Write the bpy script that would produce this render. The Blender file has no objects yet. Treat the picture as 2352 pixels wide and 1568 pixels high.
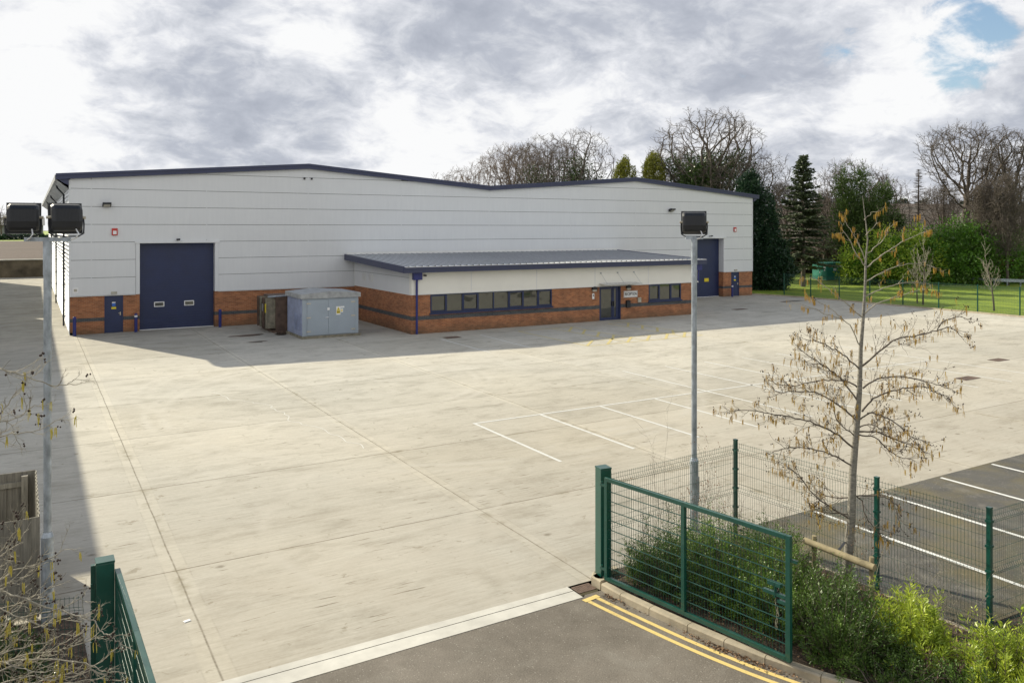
import bpy, bmesh, math, random
import numpy as np
from mathutils import Vector, Matrix, Euler
R = math.radians
scene = bpy.context.scene
col = scene.collection
# ---------------------------------------------------------------- camera
CAMX, CAMY, CAMH, YAW, FPX = 0.0, -51.106, 5.912, R(30.682), 1861.6
cam_d = bpy.data.cameras.new("camera")
cam = bpy.data.objects.new("camera", cam_d); col.objects.link(cam)
cam.location = (CAMX, CAMY, CAMH)
cam.rotation_euler = (R(90), 0, -YAW)
cam_d.sensor_fit = 'HORIZONTAL'; cam_d.sensor_width = 36
cam_d.lens = 36 * FPX / 2352
cam_d.shift_y = -(784 - 524.8) / 2352
cam_d.clip_start = 0.1; cam_d.clip_end = 6000
scene.camera = cam
_S, _C = math.sin(YAW), math.cos(YAW)
def ray(px, py):
    a = (px - 1176) / FPX; b = -(py - 524.8) / FPX
    return Vector((_S + a * _C, _C - a * _S, b))
def at(px, py, t):           # survey point: direction read off the photograph, real distance t metres along the view axis
    return Vector((CAMX, CAMY, CAMH)) + ray(px, py) * t
# ---------------------------------------------------------------- world and sun
SUNV = Vector((-0.66, 1.68, 1.0)).normalized()
SUN_EL = math.asin(SUNV.z); SUN_AZ = math.atan2(SUNV.x, SUNV.y)
world = bpy.data.worlds.new("World"); scene.world = world; world.use_nodes = True
def build_world():
    nt = world.node_tree; N = nt.nodes; L = nt.links; N.clear()
    out = N.new('ShaderNodeOutputWorld'); bg = N.new('ShaderNodeBackground'); bg.inputs[1].default_value = 0.1
    sky = N.new('ShaderNodeTexSky'); sky.sky_type = 'NISHITA'; sky.sun_disc = False
    sky.sun_elevation = SUN_EL; sky.sun_rotation = SUN_AZ; sky.air_density = 1.1; sky.dust_density = 0.6; sky.ozone_density = 1.5
    tc = N.new('ShaderNodeTexCoord')
    def math_(op, a, b=None, c=None, clamp=False):
        m = N.new('ShaderNodeMath'); m.operation = op; m.use_clamp = clamp
        for i, v in enumerate((a, b, c)):
            if v is None: continue
            if isinstance(v, (int, float)): m.inputs[i].default_value = v
            else: L.new(v, m.inputs[i])
        return m.outputs[0]
    sep = N.new('ShaderNodeSeparateXYZ'); L.new(tc.outputs['Generated'], sep.inputs[0])
    z = math_('MAXIMUM', sep.outputs[2], 0.0); den = math_('ADD', z, 0.42)
    cx = math_('DIVIDE', sep.outputs[0], den); cy = math_('DIVIDE', sep.outputs[1], den)
    comb = N.new('ShaderNodeCombineXYZ'); L.new(cx, comb.inputs[0]); L.new(cy, comb.inputs[1])
    def noise(scale, detail, rough, off, dist=0.0, lac=2.0):
        mp = N.new('ShaderNodeMapping'); mp.inputs[1].default_value = off; L.new(comb.outputs[0], mp.inputs[0])
        n = N.new('ShaderNodeTexNoise'); n.inputs['Scale'].default_value = scale; n.inputs['Detail'].default_value = detail
        n.inputs['Roughness'].default_value = rough; n.inputs['Distortion'].default_value = dist
        L.new(mp.outputs[0], n.inputs['Vector']); return n.outputs[0]
    big = noise(1.3, 3, 0.5, (3.1, 7.7, 0), 0.3)
    mid = noise(3.6, 9, 0.60, (1.3, 2.9, 0), 0.5)
    fine = noise(11, 7, 0.62, (8.3, 4.9, 0), 0.4)
    v = math_('ADD', math_('MULTIPLY', big, 0.9), math_('MULTIPLY', mid, 1.15))
    v = math_('ADD', v, math_('MULTIPLY', fine, 0.80))          # mean about 1.23
    v = math_('ADD', math_('MULTIPLY', math_('SUBTRACT', v, 1.435), 1.5), 0.60)
    def bump(px, py, rad, amp):
        nonlocal v
        d = ray(px, py).normalized()
        vm = N.new('ShaderNodeVectorMath'); vm.operation = 'DOT_PRODUCT'
        L.new(tc.outputs['Generated'], vm.inputs[0]); vm.inputs[1].default_value = d
        mr = N.new('ShaderNodeMapRange'); mr.interpolation_type = 'SMOOTHSTEP'
        mr.inputs[1].default_value = math.cos(R(rad)); mr.inputs[2].default_value = 1.0
        mr.inputs[3].default_value = 0; mr.inputs[4].default_value = amp
        L.new(vm.outputs['Value'], mr.inputs[0]); return mr.outputs[0]
    for b in [(400, 190, 8, -.20), (300, 270, 6, -.12), (560, 250, 7, -.16), (800, 300, 4, -.12), (1000, 120, 8, -.14), (1230, 140, 6, -.12),
              (1180, 60, 5, -.12), (1750, 260, 6, -.10), (1850, 80, 6, -.12), (2250, 350, 6, -.16), (1500, 170, 5, .12), (100, 250, 8, .16), (330, 70, 6, .14), (40, 420, 9, .12), (1950, 180, 5, -.08),
              (1250, 280, 6, .16), (700, 40, 6, .2), (2040, 250, 6, .22), (1250, 10, 4, .15), (960, 330, 6, .12), (2200, 230, 4, .18)]:
        v = math_('ADD', v, bump(*b))
    sund = N.new('ShaderNodeVectorMath'); sund.operation = 'DOT_PRODUCT'
    L.new(tc.outputs['Generated'], sund.inputs[0]); sund.inputs[1].default_value = SUNV
    glow = N.new('ShaderNodeMapRange'); glow.inputs[1].default_value = 0.35; glow.inputs[2].default_value = 1.0
    glow.inputs[3].default_value = 0; glow.inputs[4].default_value = 0.16; L.new(sund.outputs['Value'], glow.inputs[0])
    v = math_('ADD', v, glow.outputs[0])
    bk = N.new('ShaderNodeVectorMath'); bk.operation = 'DOT_PRODUCT'
    L.new(tc.outputs['Generated'], bk.inputs[0]); bk.inputs[1].default_value = Vector((-_S, -_C, 0.35)).normalized()
    bkm = N.new('ShaderNodeMapRange'); bkm.inputs[1].default_value = -0.2; bkm.inputs[2].default_value = 0.6; bkm.inputs[3].default_value = 0; bkm.inputs[4].default_value = 0.45
    L.new(bk.outputs['Value'], bkm.inputs[0]); v = math_('ADD', v, bkm.outputs[0])  # unseen cloud behind the camera, brightened as fill for the shaded facade
    hz = N.new('ShaderNodeMapRange'); hz.inputs[1].default_value = 0.0; hz.inputs[2].default_value = 0.10
    hz.inputs[3].default_value = 0.16; hz.inputs[4].default_value = 0; L.new(sep.outputs[2], hz.inputs[0])
    v = math_('ADD', v, hz.outputs[0], clamp=True)
    cr = N.new('ShaderNodeValToRGB'); e = cr.color_ramp.elements
    e[0].position = 0.0; e[0].color = (.41, .44, .51, 1); e[1].position = 0.88; e[1].color = (.94, .945, .95, 1)
    for p, c in [(.30, (.50, .53, .60)), (.45, (.61, .635, .69)), (.60, (.72, .74, .79)), (.74, (.86, .87, .895))]:
        q = e.new(p); q.color = (*c, 1)
    L.new(v, cr.inputs[0])
    sc = N.new('ShaderNodeVectorMath'); sc.operation = 'SCALE'; L.new(cr.outputs[0], sc.inputs[0]); sc.inputs['Scale'].default_value = 7.15
    # openings of blue sky: two in view at the upper right, a few behind the camera
    gap = math_('ADD', bump(2190, 90, 4.6, .80), bump(1930, 95, 2.6, .62))
    gap = math_('ADD', gap, bump(2300, 30, 4, .2)); gap = math_('ADD', gap, bump(80, 60, 2.5, .3))
    gap = math_('ADD', gap, bump(1040, 430, 2, .2)); 
    back = N.new('ShaderNodeVectorMath'); back.operation = 'DOT_PRODUCT'
    L.new(tc.outputs['Generated'], back.inputs[0]); back.inputs[1].default_value = Vector((-_S, -_C, 0.35)).normalized()
    bm = N.new('ShaderNodeMapRange'); bm.interpolation_type = 'SMOOTHSTEP'; bm.inputs[1].default_value = -0.45; bm.inputs[2].default_value = 0.6
    bm.inputs[3].default_value = 0; bm.inputs[4].default_value = BACK_GAP; L.new(back.outputs['Value'], bm.inputs[0])
    gap = math_('ADD', gap, bm.outputs[0])
    zm = N.new('ShaderNodeMapRange'); zm.interpolation_type = 'SMOOTHSTEP'; zm.inputs[1].default_value = 0.55; zm.inputs[2].default_value = 0.9; zm.inputs[3].default_value = 0; zm.inputs[4].default_value = 1.0
    L.new(sep.outputs[2], zm.inputs[0]); gap = math_('ADD', gap, zm.outputs[0])  # clear zenith, out of view, added to deepen shade on level ground
    g2 = math_('SUBTRACT', gap, math_('MULTIPLY', math_('SUBTRACT', math_('ADD', mid, math_('MULTIPLY', fine, .8)), .70), 2.0))
    gm = N.new('ShaderNodeMapRange'); gm.interpolation_type = 'SMOOTHSTEP'; gm.inputs[1].default_value = .12; gm.inputs[2].default_value = .62
    L.new(g2, gm.inputs[0])
    mix = N.new('ShaderNodeMix'); mix.data_type = 'RGBA'; L.new(gm.outputs[0], mix.inputs[0])
    L.new(sc.outputs[0], mix.inputs[6]); L.new(sky.outputs[0], mix.inputs[7])
    L.new(mix.outputs[2], bg.inputs[0]); L.new(bg.outputs[0], out.inputs[0])
BACK_GAP = 0.10
build_world()
sun_d = bpy.data.lights.new("sun", 'SUN'); sun_d.energy = 4.3; sun_d.angle = R(0.5); sun_d.color = (1.0, 0.92, 0.73)
sun = bpy.data.objects.new("sun", sun_d); col.objects.link(sun)
sun.rotation_euler = SUNV.to_track_quat('Z', 'Y').to_euler(); sun.location = (0, 0, 60)
scene.view_settings.view_transform = 'Standard'; scene.view_settings.look = 'None'
scene.view_settings.exposure = 0.52; scene.view_settings.gamma = 1.0; scene.view_settings.use_curve_mapping = False
scene.cycles.max_bounces = 6; scene.cycles.transparent_max_bounces = 16
# ---------------------------------------------------------------- materials
def new_mat(name):
    m = bpy.data.materials.new(name); m.use_nodes = True; nt = m.node_tree; nt.nodes.clear()
    o = nt.nodes.new('ShaderNodeOutputMaterial'); b = nt.nodes.new('ShaderNodeBsdfPrincipled')
    nt.links.new(b.outputs[0], o.inputs[0]); return m, nt, b
class NB:
    def __init__(s, nt): s.nt = nt; s.N = nt.nodes; s.L = nt.links
    def put(s, sock, v):
        if hasattr(v, 'is_linked') or hasattr(v, 'links'): s.L.new(v, sock)
        else: sock.default_value = v
    def m(s, op, a, b=None, c=None, clamp=False):
        n = s.N.new('ShaderNodeMath'); n.operation = op; n.use_clamp = clamp
        for i, v in enumerate((a, b, c)):
            if v is not None: s.put(n.inputs[i], v)
        return n.outputs[0]
    def coord(s, kind='Object'):
        return s.N.new('ShaderNodeTexCoord').outputs[kind]
    def map(s, vec, loc=(0, 0, 0), rot=(0, 0, 0), scale=(1, 1, 1)):
        n = s.N.new('ShaderNodeMapping'); s.L.new(vec, n.inputs[0]); n.inputs[1].default_value = loc
        n.inputs[2].default_value = rot; n.inputs[3].default_value = scale; return n.outputs[0]
    def noise(s, vec, scale, detail=4, rough=.5, dist=0.):
        n = s.N.new('ShaderNodeTexNoise'); s.L.new(vec, n.inputs['Vector']); n.inputs['Scale'].default_value = scale
        n.inputs['Detail'].default_value = detail; n.inputs['Roughness'].default_value = rough; n.inputs['Distortion'].default_value = dist
        return n.outputs[0]
    def rng(s, v, a, b, c=0., d=1., smooth=False):
        n = s.N.new('ShaderNodeMapRange'); s.put(n.inputs[0], v)
        if smooth: n.interpolation_type = 'SMOOTHSTEP'
        for i, q in enumerate((a, b, c, d)): n.inputs[i + 1].default_value = q
        return n.outputs[0]
    def mix(s, f, a, b, mode='MIX'):
        n = s.N.new('ShaderNodeMix'); n.data_type = 'RGBA'; n.blend_type = mode; s.put(n.inputs[0], f)
        for i, v in ((6, a), (7, b)):
            if isinstance(v, tuple): n.inputs[i].default_value = (*v[:3], 1)
            else: s.L.new(v, n.inputs[i])
        return n.outputs[2]
    def ramp(s, v, pts):
        n = s.N.new('ShaderNodeValToRGB'); e = n.color_ramp.elements; e[0].position, e[1].position = pts[0][0], pts[-1][0]
        e[0].color = (*pts[0][1], 1); e[1].color = (*pts[-1][1], 1)
        for p, c in pts[1:-1]: e.new(p).color = (*c, 1)
        s.L.new(v, n.inputs[0]); return n.outputs[0]
    def sep(s, v):
        n = s.N.new('ShaderNodeSeparateXYZ'); s.L.new(v, n.inputs[0]); return n.outputs
    def comb(s, x, y, z=0.):
        n = s.N.new('ShaderNodeCombineXYZ'); s.put(n.inputs[0], x); s.put(n.inputs[1], y); s.put(n.inputs[2], z); return n.outputs[0]
    def bump(s, bsdf, h, dist, strength=1.):
        n = s.N.new('ShaderNodeBump'); n.inputs['Distance'].default_value = dist; n.inputs['Strength'].default_value = strength
        s.L.new(h, n.inputs['Height']); s.L.new(n.outputs[0], bsdf.inputs['Normal'])
def simple(name, c, rough=.6, var=.12, nscale=3., metal=0., bump=0., spec=.5, stretch=(1, 1, 1), coat=0.):
    m, nt, b = new_mat(name); k = NB(nt); v = k.map(k.coord(), scale=stretch)
    n = k.noise(v, nscale, 5, .6); lo = tuple(max(0, x * (1 - var * 1.6)) for x in c); hi = tuple(min(1, x * (1 + var * 1.6)) for x in c)
    k.L.new(k.ramp(n, [(.25, lo), (.75, hi)]), b.inputs['Base Color'])
    k.L.new(k.rng(n, .2, .8, max(0.02, rough - .08), min(1, rough + .08)), b.inputs['Roughness'])
    b.inputs['Metallic'].default_value = metal; b.inputs['Specular IOR Level'].default_value = spec
    if coat: b.inputs['Coat Weight'].default_value = coat
    if bump: k.bump(b, k.noise(v, nscale * 4, 4, .6), bump)
    return m
def leafmat(name, c1, c2, rough=.45, trans=.25, dead=None, spec=.4):
    m, nt, b = new_mat(name); k = NB(nt)
    g = nt.nodes.new('ShaderNodeNewGeometry'); r = g.outputs['Random Per Island']
    n = k.noise(k.coord(), 1.7, 4, .6)
    f = k.m('ADD', k.m('MULTIPLY', r, .50), k.m('SUBTRACT', k.m('MULTIPLY', n, 1.1), .28))
    pts = [(.12, c1), (.85, c2)]
    if dead: pts = [(.0, dead), (.07, c1), (.85, c2)]
    c = k.ramp(f, pts); k.L.new(c, b.inputs['Base Color']); b.inputs['Roughness'].default_value = rough
    b.inputs['Specular IOR Level'].default_value = spec
    if trans:
        o = [x for x in nt.nodes if x.type == 'OUTPUT_MATERIAL'][0]
        t = nt.nodes.new('ShaderNodeBsdfTranslucent'); k.L.new(k.mix(1., c, (1.0, 1.0, .55), 'MULTIPLY'), t.inputs[0])
        ms = nt.nodes.new('ShaderNodeMixShader'); ms.inputs[0].default_value = trans
        k.L.new(b.outputs[0], ms.inputs[1]); k.L.new(t.outputs[0], ms.inputs[2]); k.L.new(ms.outputs[0], o.inputs[0])
    return m
def brickmat(name, band0, band1):
    m, nt, b = new_mat(name); k = NB(nt); x, y, z = k.sep(k.coord())
    u = k.m('ADD', x, y); vec = k.comb(u, z)
    def brick(c1, c2, mo):
        n = nt.nodes.new('ShaderNodeTexBrick'); k.L.new(vec, n.inputs['Vector']); n.inputs['Scale'].default_value = 1
        n.inputs['Brick Width'].default_value = .225; n.inputs['Row Height'].default_value = .075; n.inputs['Mortar Size'].default_value = .006
        n.inputs['Mortar Smooth'].default_value = .3; n.inputs['Bias'].default_value = -.1
        n.inputs['Color1'].default_value = (*c1, 1); n.inputs['Color2'].default_value = (*c2, 1); n.inputs['Mortar'].default_value = (*mo, 1); return n
    red = brick((.42, .170, .075), (.25, .092, .042), (.38, .27, .17)); blue = brick((.085, .09, .095), (.05, .055, .065), (.17, .17, .155))
    inb = k.m('MULTIPLY', k.m('GREATER_THAN', z, band0), k.m('LESS_THAN', z, band1))
    c = k.mix(inb, red.outputs[0], blue.outputs[0])
    n = k.noise(k.comb(k.m('MULTIPLY', u, .7), z), 1.6, 6, .65); c = k.mix(1., c, k.ramp(n, [(.3, (.72, .74, .76)), (.5, (1, 1, 1)), (.72, (1.25, 1.2, 1.1))]), 'MULTIPLY')
    dirt = k.rng(k.m('ADD', z, k.m('MULTIPLY', n, .5)), .25, .75, .55, 0.)
    c = k.mix(dirt, c, (.10, .085, .05)); eff = k.noise(vec, 5, 3, .7)
    c = k.mix(k.rng(eff, .66, .8, 0, .45), c, (.42, .33, .22))
    k.L.new(c, b.inputs['Base Color']); b.inputs['Roughness'].default_value = .85; k.bump(b, red.outputs['Fac'], -.006); return m
def concrete_mat():
    m, nt, b = new_mat('yard_concrete'); k = NB(nt); P = k.coord(); x, y, z = k.sep(P)
    wob = k.noise(P, .35, 3, .5)
    yw = k.m('ADD', y, k.m('MULTIPLY', wob, .12))
    st = k.noise(k.comb(k.m('MULTIPLY', x, .30), k.m('MULTIPLY', yw, 5.5)), 2.2, 9, .74)         # brushed streaks along the facade
    st2 = k.noise(k.comb(k.m('MULTIPLY', x, .9), k.m('MULTIPLY', yw, 14.)), 2.5, 6, .7)
    big = k.noise(P, .16, 5, .6, .4); med = k.noise(P, .9, 6, .65, .3); fin = k.noise(P, 14, 4, .7)
    slab = nt.nodes.new('ShaderNodeTexWhiteNoise'); slab.noise_dimensions = '2D'
    sx = k.m('FLOOR', k.m('DIVIDE', k.m('SUBTRACT', x, 2.16), 5.97)); sy = k.m('FLOOR', k.m('DIVIDE', k.m('ADD', y, 16.0), 5.02))
    k.L.new(k.comb(sx, sy), slab.inputs['Vector'])
    v = k.m('ADD', k.m('MULTIPLY', st, .50), k.m('MULTIPLY', big, .32)); v = k.m('ADD', v, k.m('MULTIPLY', med, .24))
    v = k.m('ADD', v, k.m('MULTIPLY', st2, .26)); v = k.m('ADD', v, k.m('MULTIPLY', slab.outputs[0], .10)); v = k.m('ADD', v, k.m('MULTIPLY', fin, .20))
    c = k.ramp(v, [(.50, (.150, .138, .106)), (.62, (.335, .316, .266)), (.74, (.455, .434, .375)), (.94, (.590, .566, .500))])
    warm = k.rng(k.noise(P, .08, 3, .5), .35, .7, 0, .5); c = k.mix(warm, c, k.mix(1., c, (1.05, .98, .86), 'MULTIPLY'))
    jn0 = k.noise(P, 1.7, 4, .7)
    # long joints (along Y) at 2.16 + 5.97 k with a paler trowelled margin; cross joints (along X) every 5.02
    xj = k.m('ADD', x, k.m('MULTIPLY', k.m('SUBTRACT', k.noise(P, .5, 3, .5), .5), .05))
    dx = k.m('ABSOLUTE', k.m('SUBTRACT', k.m('FRACT', k.m('ADD', k.m('DIVIDE', k.m('SUBTRACT', xj, 2.16), 5.97), 100.5)), .5)); dx = k.m('MULTIPLY', dx, 5.97)
    dy = k.m('ABSOLUTE', k.m('SUBTRACT', k.m('FRACT', k.m('ADD', k.m('DIVIDE', k.m('ADD', y, 16.0), 5.02), 100.5)), .5)); dy = k.m('MULTIPLY', dy, 5.02)
    margin = k.rng(dx, .17, .21, .8, 0.); c = k.mix(margin, c, k.mix(1., c, (1.08, 1.075, 1.06), 'MULTIPLY')); edge = k.m('MULTIPLY', k.rng(k.m('ABSOLUTE', k.m('SUBTRACT', dx, .20)), .0, .02, .25, 0.), k.rng(jn0, .45, .6, 0., 1.)); c = k.mix(edge, c, (.16, .14, .10))
    jn = k.noise(k.map(P, scale=(1, 1, 1)), 5, 4, .7)
    jx = k.m('MULTIPLY', k.rng(dx, .004, .022, 1., 0.), k.rng(jn, .3, .65, .3, .9)); jy = k.m('MULTIPLY', k.rng(dy, .004, .026, 1., 0.), k.rng(jn, .3, .6, .5, 1.))
    c = k.mix(k.m('MAXIMUM', jx, jy), c, (.10, .085, .06))
    gm = k.m('MULTIPLY', k.rng(k.m('MINIMUM', dx, dy), .0, .16, 1., 0.), k.rng(k.noise(P, .8, 4, .7), .56, .70, 0., .8)); c = k.mix(gm, c, (.17, .145, .075))
    stn = k.noise(k.comb(k.m('MULTIPLY', x, .45), k.m('MULTIPLY', y, .9)), 1.2, 7, .70, .3); c = k.mix(k.rng(stn, .50, .72, 0., .50), c, (.20, .18, .135))
    # pale tyre arcs
    arcs = None
    for (ax, ay, ar) in [(9.6, -20.5, 6.0), (9.6, -20.5, 6.5), (12.5, -24.5, 9.0), (12.5, -24.5, 9.5), (9, -36, 5.2), (16, -42, 9.5), (16, -42, 10.), (24, -20, 6.), (24, -20, 6.4), (35, -30, 9.), (44, -6, 8.), (44, -6, 8.4), (40, -14, 12.)]:
        dd = k.m('SQRT', k.m('ADD', k.m('POWER', k.m('SUBTRACT', x, ax), 2.), k.m('POWER', k.m('SUBTRACT', y, ay), 2.)))
        a = k.rng(k.m('ABSOLUTE', k.m('SUBTRACT', dd, ar)), .02, .22, 1., 0.); arcs = a if arcs is None else k.m('MAXIMUM', arcs, a)
    arcs = k.m('MULTIPLY', arcs, k.rng(k.noise(P, .5, 4, .6), .40, .60, 0., .62)); c = k.mix(arcs, c, (.56, .53, .46))
    # scattered dark scuffs along the brushing, mossy spots
    sc = k.noise(k.comb(k.m('MULTIPLY', x, 1.6), k.m('MULTIPLY', yw, 14.)), 1., 3, .55); area = k.noise(P, .3, 3, .6)
    c = k.mix(k.m('MULTIPLY', k.rng(sc, .63, .70, 0., .85), k.rng(area, .42, .56, 0., 1.)), c, (.13, .11, .075))
    blot = k.noise(P, 2.4, 5, .7, .6); c = k.mix(k.rng(blot, .62, .69, 0., .55), c, (.19, .165, .11))
    od = nt.nodes.new('ShaderNodeTexVoronoi'); k.L.new(k.map(P, scale=(.8, 1, 1)), od.inputs['Vector']); od.inputs['Scale'].default_value = 1.3
    c = k.mix(k.m('MULTIPLY', k.rng(k.m('ADD', od.outputs['Distance'], k.m('MULTIPLY', k.noise(P, 6, 3, .6), .14)), .10, .18, .7, 0.), k.rng(k.sep(od.outputs['Color'])[0], .80, .84, 0., 1.)), c, (.13, .115, .085))
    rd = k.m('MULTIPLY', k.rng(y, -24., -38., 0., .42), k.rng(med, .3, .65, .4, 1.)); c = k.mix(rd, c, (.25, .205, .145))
    # damp and dirt near the building
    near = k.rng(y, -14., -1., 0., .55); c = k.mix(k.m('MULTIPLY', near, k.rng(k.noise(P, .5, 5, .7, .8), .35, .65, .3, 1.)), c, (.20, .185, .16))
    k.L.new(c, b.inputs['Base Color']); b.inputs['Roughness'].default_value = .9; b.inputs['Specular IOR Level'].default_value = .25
    k.bump(b, k.m('ADD', st2, k.m('MULTIPLY', fin, .6)), .006, .6); return m
def asphalt_mat(name, lo, hi, moss=0.):
    m, nt, b = new_mat(name); k = NB(nt); P = k.coord()
    big = k.noise(P, .35, 5, .6, .4); fin = k.noise(P, 45, 3, .7); med = k.noise(P, 2.5, 5, .6)
    v = k.m('ADD', k.m('MULTIPLY', big, .6), k.m('MULTIPLY', med, .35)); v = k.m('ADD', v, k.m('MULTIPLY', fin, .5))
    c = k.ramp(v, [(.5, lo), (.95, hi)])
    vo = nt.nodes.new('ShaderNodeTexVoronoi'); k.L.new(P, vo.inputs['Vector']); vo.inputs['Scale'].default_value = 24
    c = k.mix(k.m('MULTIPLY', k.rng(vo.outputs['Distance'], .12, .28, .8, 0.), k.rng(k.sep(vo.outputs['Color'])[0], .55, .75, 0., 1.)), c, (.36, .335, .285))
    if moss:
        c = k.mix(k.rng(k.noise(P, .55, 5, .65), .45, .7, 0., moss), c, (.20, .16, .06))
    wt = k.rng(k.noise(P, .8, 6, .7, 1.2), .54, .72, 0., .45); c = k.mix(wt, c, (.27, .25, .21))
    k.L.new(c, b.inputs['Base Color']); b.inputs['Roughness'].default_value = .85; b.inputs['Specular IOR Level'].default_value = .35
    k.bump(b, fin, .01, .8); return m
def glass_mat():
    m, nt, b = new_mat('window_glass'); k = NB(nt); P = k.coord(); b.inputs['Base Color'].default_value = (.018, .020, .018, 1)
    b.inputs['Roughness'].default_value = .35
    g = nt.nodes.new('ShaderNodeBsdfGlossy'); g.inputs['Roughness'].default_value = .012; g.inputs[0].default_value = (.34, .35, .33, 1)
    bu = nt.nodes.new('ShaderNodeBump'); bu.inputs['Distance'].default_value = .045; k.L.new(k.noise(P, 1.1, 1, .4), bu.inputs['Height']); k.L.new(bu.outputs[0], g.inputs['Normal'])
    fr = nt.nodes.new('ShaderNodeFresnel'); fr.inputs[0].default_value = 1.8
    ms = nt.nodes.new('ShaderNodeMixShader'); k.L.new(k.rng(fr.outputs[0], 0., 1., .18, 1.), ms.inputs[0]); o = [x for x in nt.nodes if x.type == 'OUTPUT_MATERIAL'][0]
    k.L.new(b.outputs[0], ms.inputs[1]); k.L.new(g.outputs[0], ms.inputs[2]); k.L.new(ms.outputs[0], o.inputs[0]); return m
def paint_mat(name, c, wear=.5, base=(.40, .37, .31)):
    m, nt, b = new_mat(name); k = NB(nt); P = k.coord()
    n = k.noise(k.map(P, scale=(1, 1, 1)), 9, 6, .75); n2 = k.noise(P, .8, 4, .6)
    f = k.rng(k.m('ADD', k.m('MULTIPLY', n, .7), k.m('MULTIPLY', n2, .3)), .52, .72, 0., wear)
    k.L.new(k.mix(f, c, base), b.inputs['Base Color']); b.inputs['Roughness'].default_value = .7; return m
def cladding_mat():
    m, nt, b = new_mat('grey_cladding'); k = NB(nt); P = k.coord(); x, y, z = k.sep(P)
    n = k.noise(P, .5, 5, .6); s = k.noise(k.comb(k.m('MULTIPLY', k.m('ADD', x, y), 3.), k.m('MULTIPLY', z, .25)), 2., 5, .6)
    c = k.ramp(k.m('ADD', k.m('MULTIPLY', n, .5), k.m('MULTIPLY', s, .5)), [(.28, (.65, .665, .68)), (.72, (.715, .73, .74))])
    k.L.new(c, b.inputs['Base Color']); b.inputs['Roughness'].default_value = .5
    k.bump(b, k.noise(P, 60, 2, .5), .002, .5); return m
M = {}
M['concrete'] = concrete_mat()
M['channel'] = simple('pale_concrete', (.56, .54, .48), .9, .14, 1.6, bump=.004)
M['kerb'] = simple('kerb_concrete', (.40, .345, .25), .9, .22, 2.5, bump=.006)
M['road'] = asphalt_mat('road_asphalt', (.110, .095, .075), (.255, .225, .185))
M['tarmac'] = asphalt_mat('car_park_tarmac', (.065, .063, .058), (.145, .138, .120), moss=.7)
M['glass'] = glass_mat()
M['seam'] = simple('seam_edge', (.30, .31, .33), .5, .1, 2.)
M['clad'] = cladding_mat()
M['brick'] = brickmat('red_brick', .70, .90)
M['brick_annex'] = brickmat('red_brick_annex', .77, 1.0)
M['white'] = paint_mat('white_line_paint', (.66, .66, .62), 1.0)
M['white_dark'] = paint_mat('white_line_paint_on_tarmac', (.76, .76, .72), .5, (.15, .14, .12))
M['yellow'] = paint_mat('pale_yellow_paint', (.58, .48, .20), .85)
M['yellow_road'] = paint_mat('double_yellow_paint', (.74, .56, .20), .7, (.17, .15, .12))
M['navy'] = simple('navy_trim', (.036, .044, .095), .42, .08, 2.)
M['blue'] = simple('blue_door_paint', (.018, .029, .088), .45, .10, 1.5)
M['blue_pipe'] = simple('blue_pipe_paint', (.022, .030, .17), .4, .1, 3.)
M['panel_white'] = simple('cream_fascia_panel', (.80, .785, .72), .5, .03, .8)
M['trim_white'] = simple('white_trim', (.70, .70, .68), .5, .05, 2.)
M['silver'] = simple('bright_corrugated_steel', (.74, .76, .78), .38, .04, 2., metal=.15)
M['roof'] = simple('pale_roof_sheet', (.80, .82, .84), .38, .05, 1.2, metal=0., stretch=(3, .3, 1))
M['dark'] = simple('dark_gap', (.06, .06, .065), .8, .05, 2.)
M['galv'] = simple('galvanised_steel', (.36, .40, .44), .42, .28, 9., metal=.55, stretch=(1, 1, .6))
M['black'] = simple('black_cast_housing', (.018, .020, .024), .5, .12, 8.)
M['green'] = simple('green_powder_coat', (.006, .068, .050), .33, .10, 6., coat=.3)
M['green_wire'] = simple('green_wire', (.016, .075, .055), .4, .1, 6.)
M['kiosk_g'] = simple('green_kiosk_paint', (.022, .185, .135), .5, .15, 1.6)
M['kiosk'] = simple('weathered_blue_grey_paint', (.33, .38, .43), .6, .05, 1.2)
M['kiosk_side'] = simple('mottled_blue_side', (.30, .34, .47), .6, .16, 2.6)
M['kiosk_roof'] = simple('weathered_roof_grp', (.36, .37, .37), .8, .2, 3.)
M['plinth'] = simple('mossy_plinth', (.22, .20, .15), .95, .3, 4., bump=.005)
M['rust'] = simple('brown_radiator', (.115, .075, .055), .7, .35, 3.)
M['grille'] = simple('cast_iron_grate', (.13, .085, .06), .7, .3, 9.)
M['steel'] = simple('zinc_hinge', (.55, .50, .40), .4, .15, 6., metal=.4)
M['sign_white'] = simple('sign_white', (.80, .80, .80), .5, .03, 3.)
M['sign_yellow'] = simple('sign_yellow', (.75, .60, .03), .5, .03, 3.)
M['sign_blue'] = simple('sign_blue', (.04, .14, .50), .5, .03, 3.)
M['sign_red'] = simple('alarm_red', (.50, .04, .03), .5, .1, 3.)
M['ink'] = simple('black_lettering', (.012, .012, .014), .5, .02, 3.)
M['lens'] = simple('frosted_lens', (.45, .43, .36), .3, .1, 3.)
M['wood'] = simple('weathered_timber', (.27, .25, .20), .9, .30, 5., bump=.004, stretch=(6, 6, .5))
M['wood_dk'] = simple('fence_board_timber', (.20, .185, .15), .9, .30, 5., bump=.004, stretch=(5, 5, .4))
M['log'] = simple('round_timber_rail', (.30, .25, .15), .9, .25, 6., bump=.003)
M['soil'] = simple('leaf_litter_soil', (.085, .060, .040), .95, .5, 9., bump=.03)
M['litter'] = leafmat('leaf_litter', (.06, .035, .02), (.36, .22, .12), .8, .0)
M['grass'] = None
M['bark_pale'] = simple('alder_bark', (.23, .215, .18), .85, .35, 14., bump=.004, stretch=(1, 1, 3))
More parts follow.
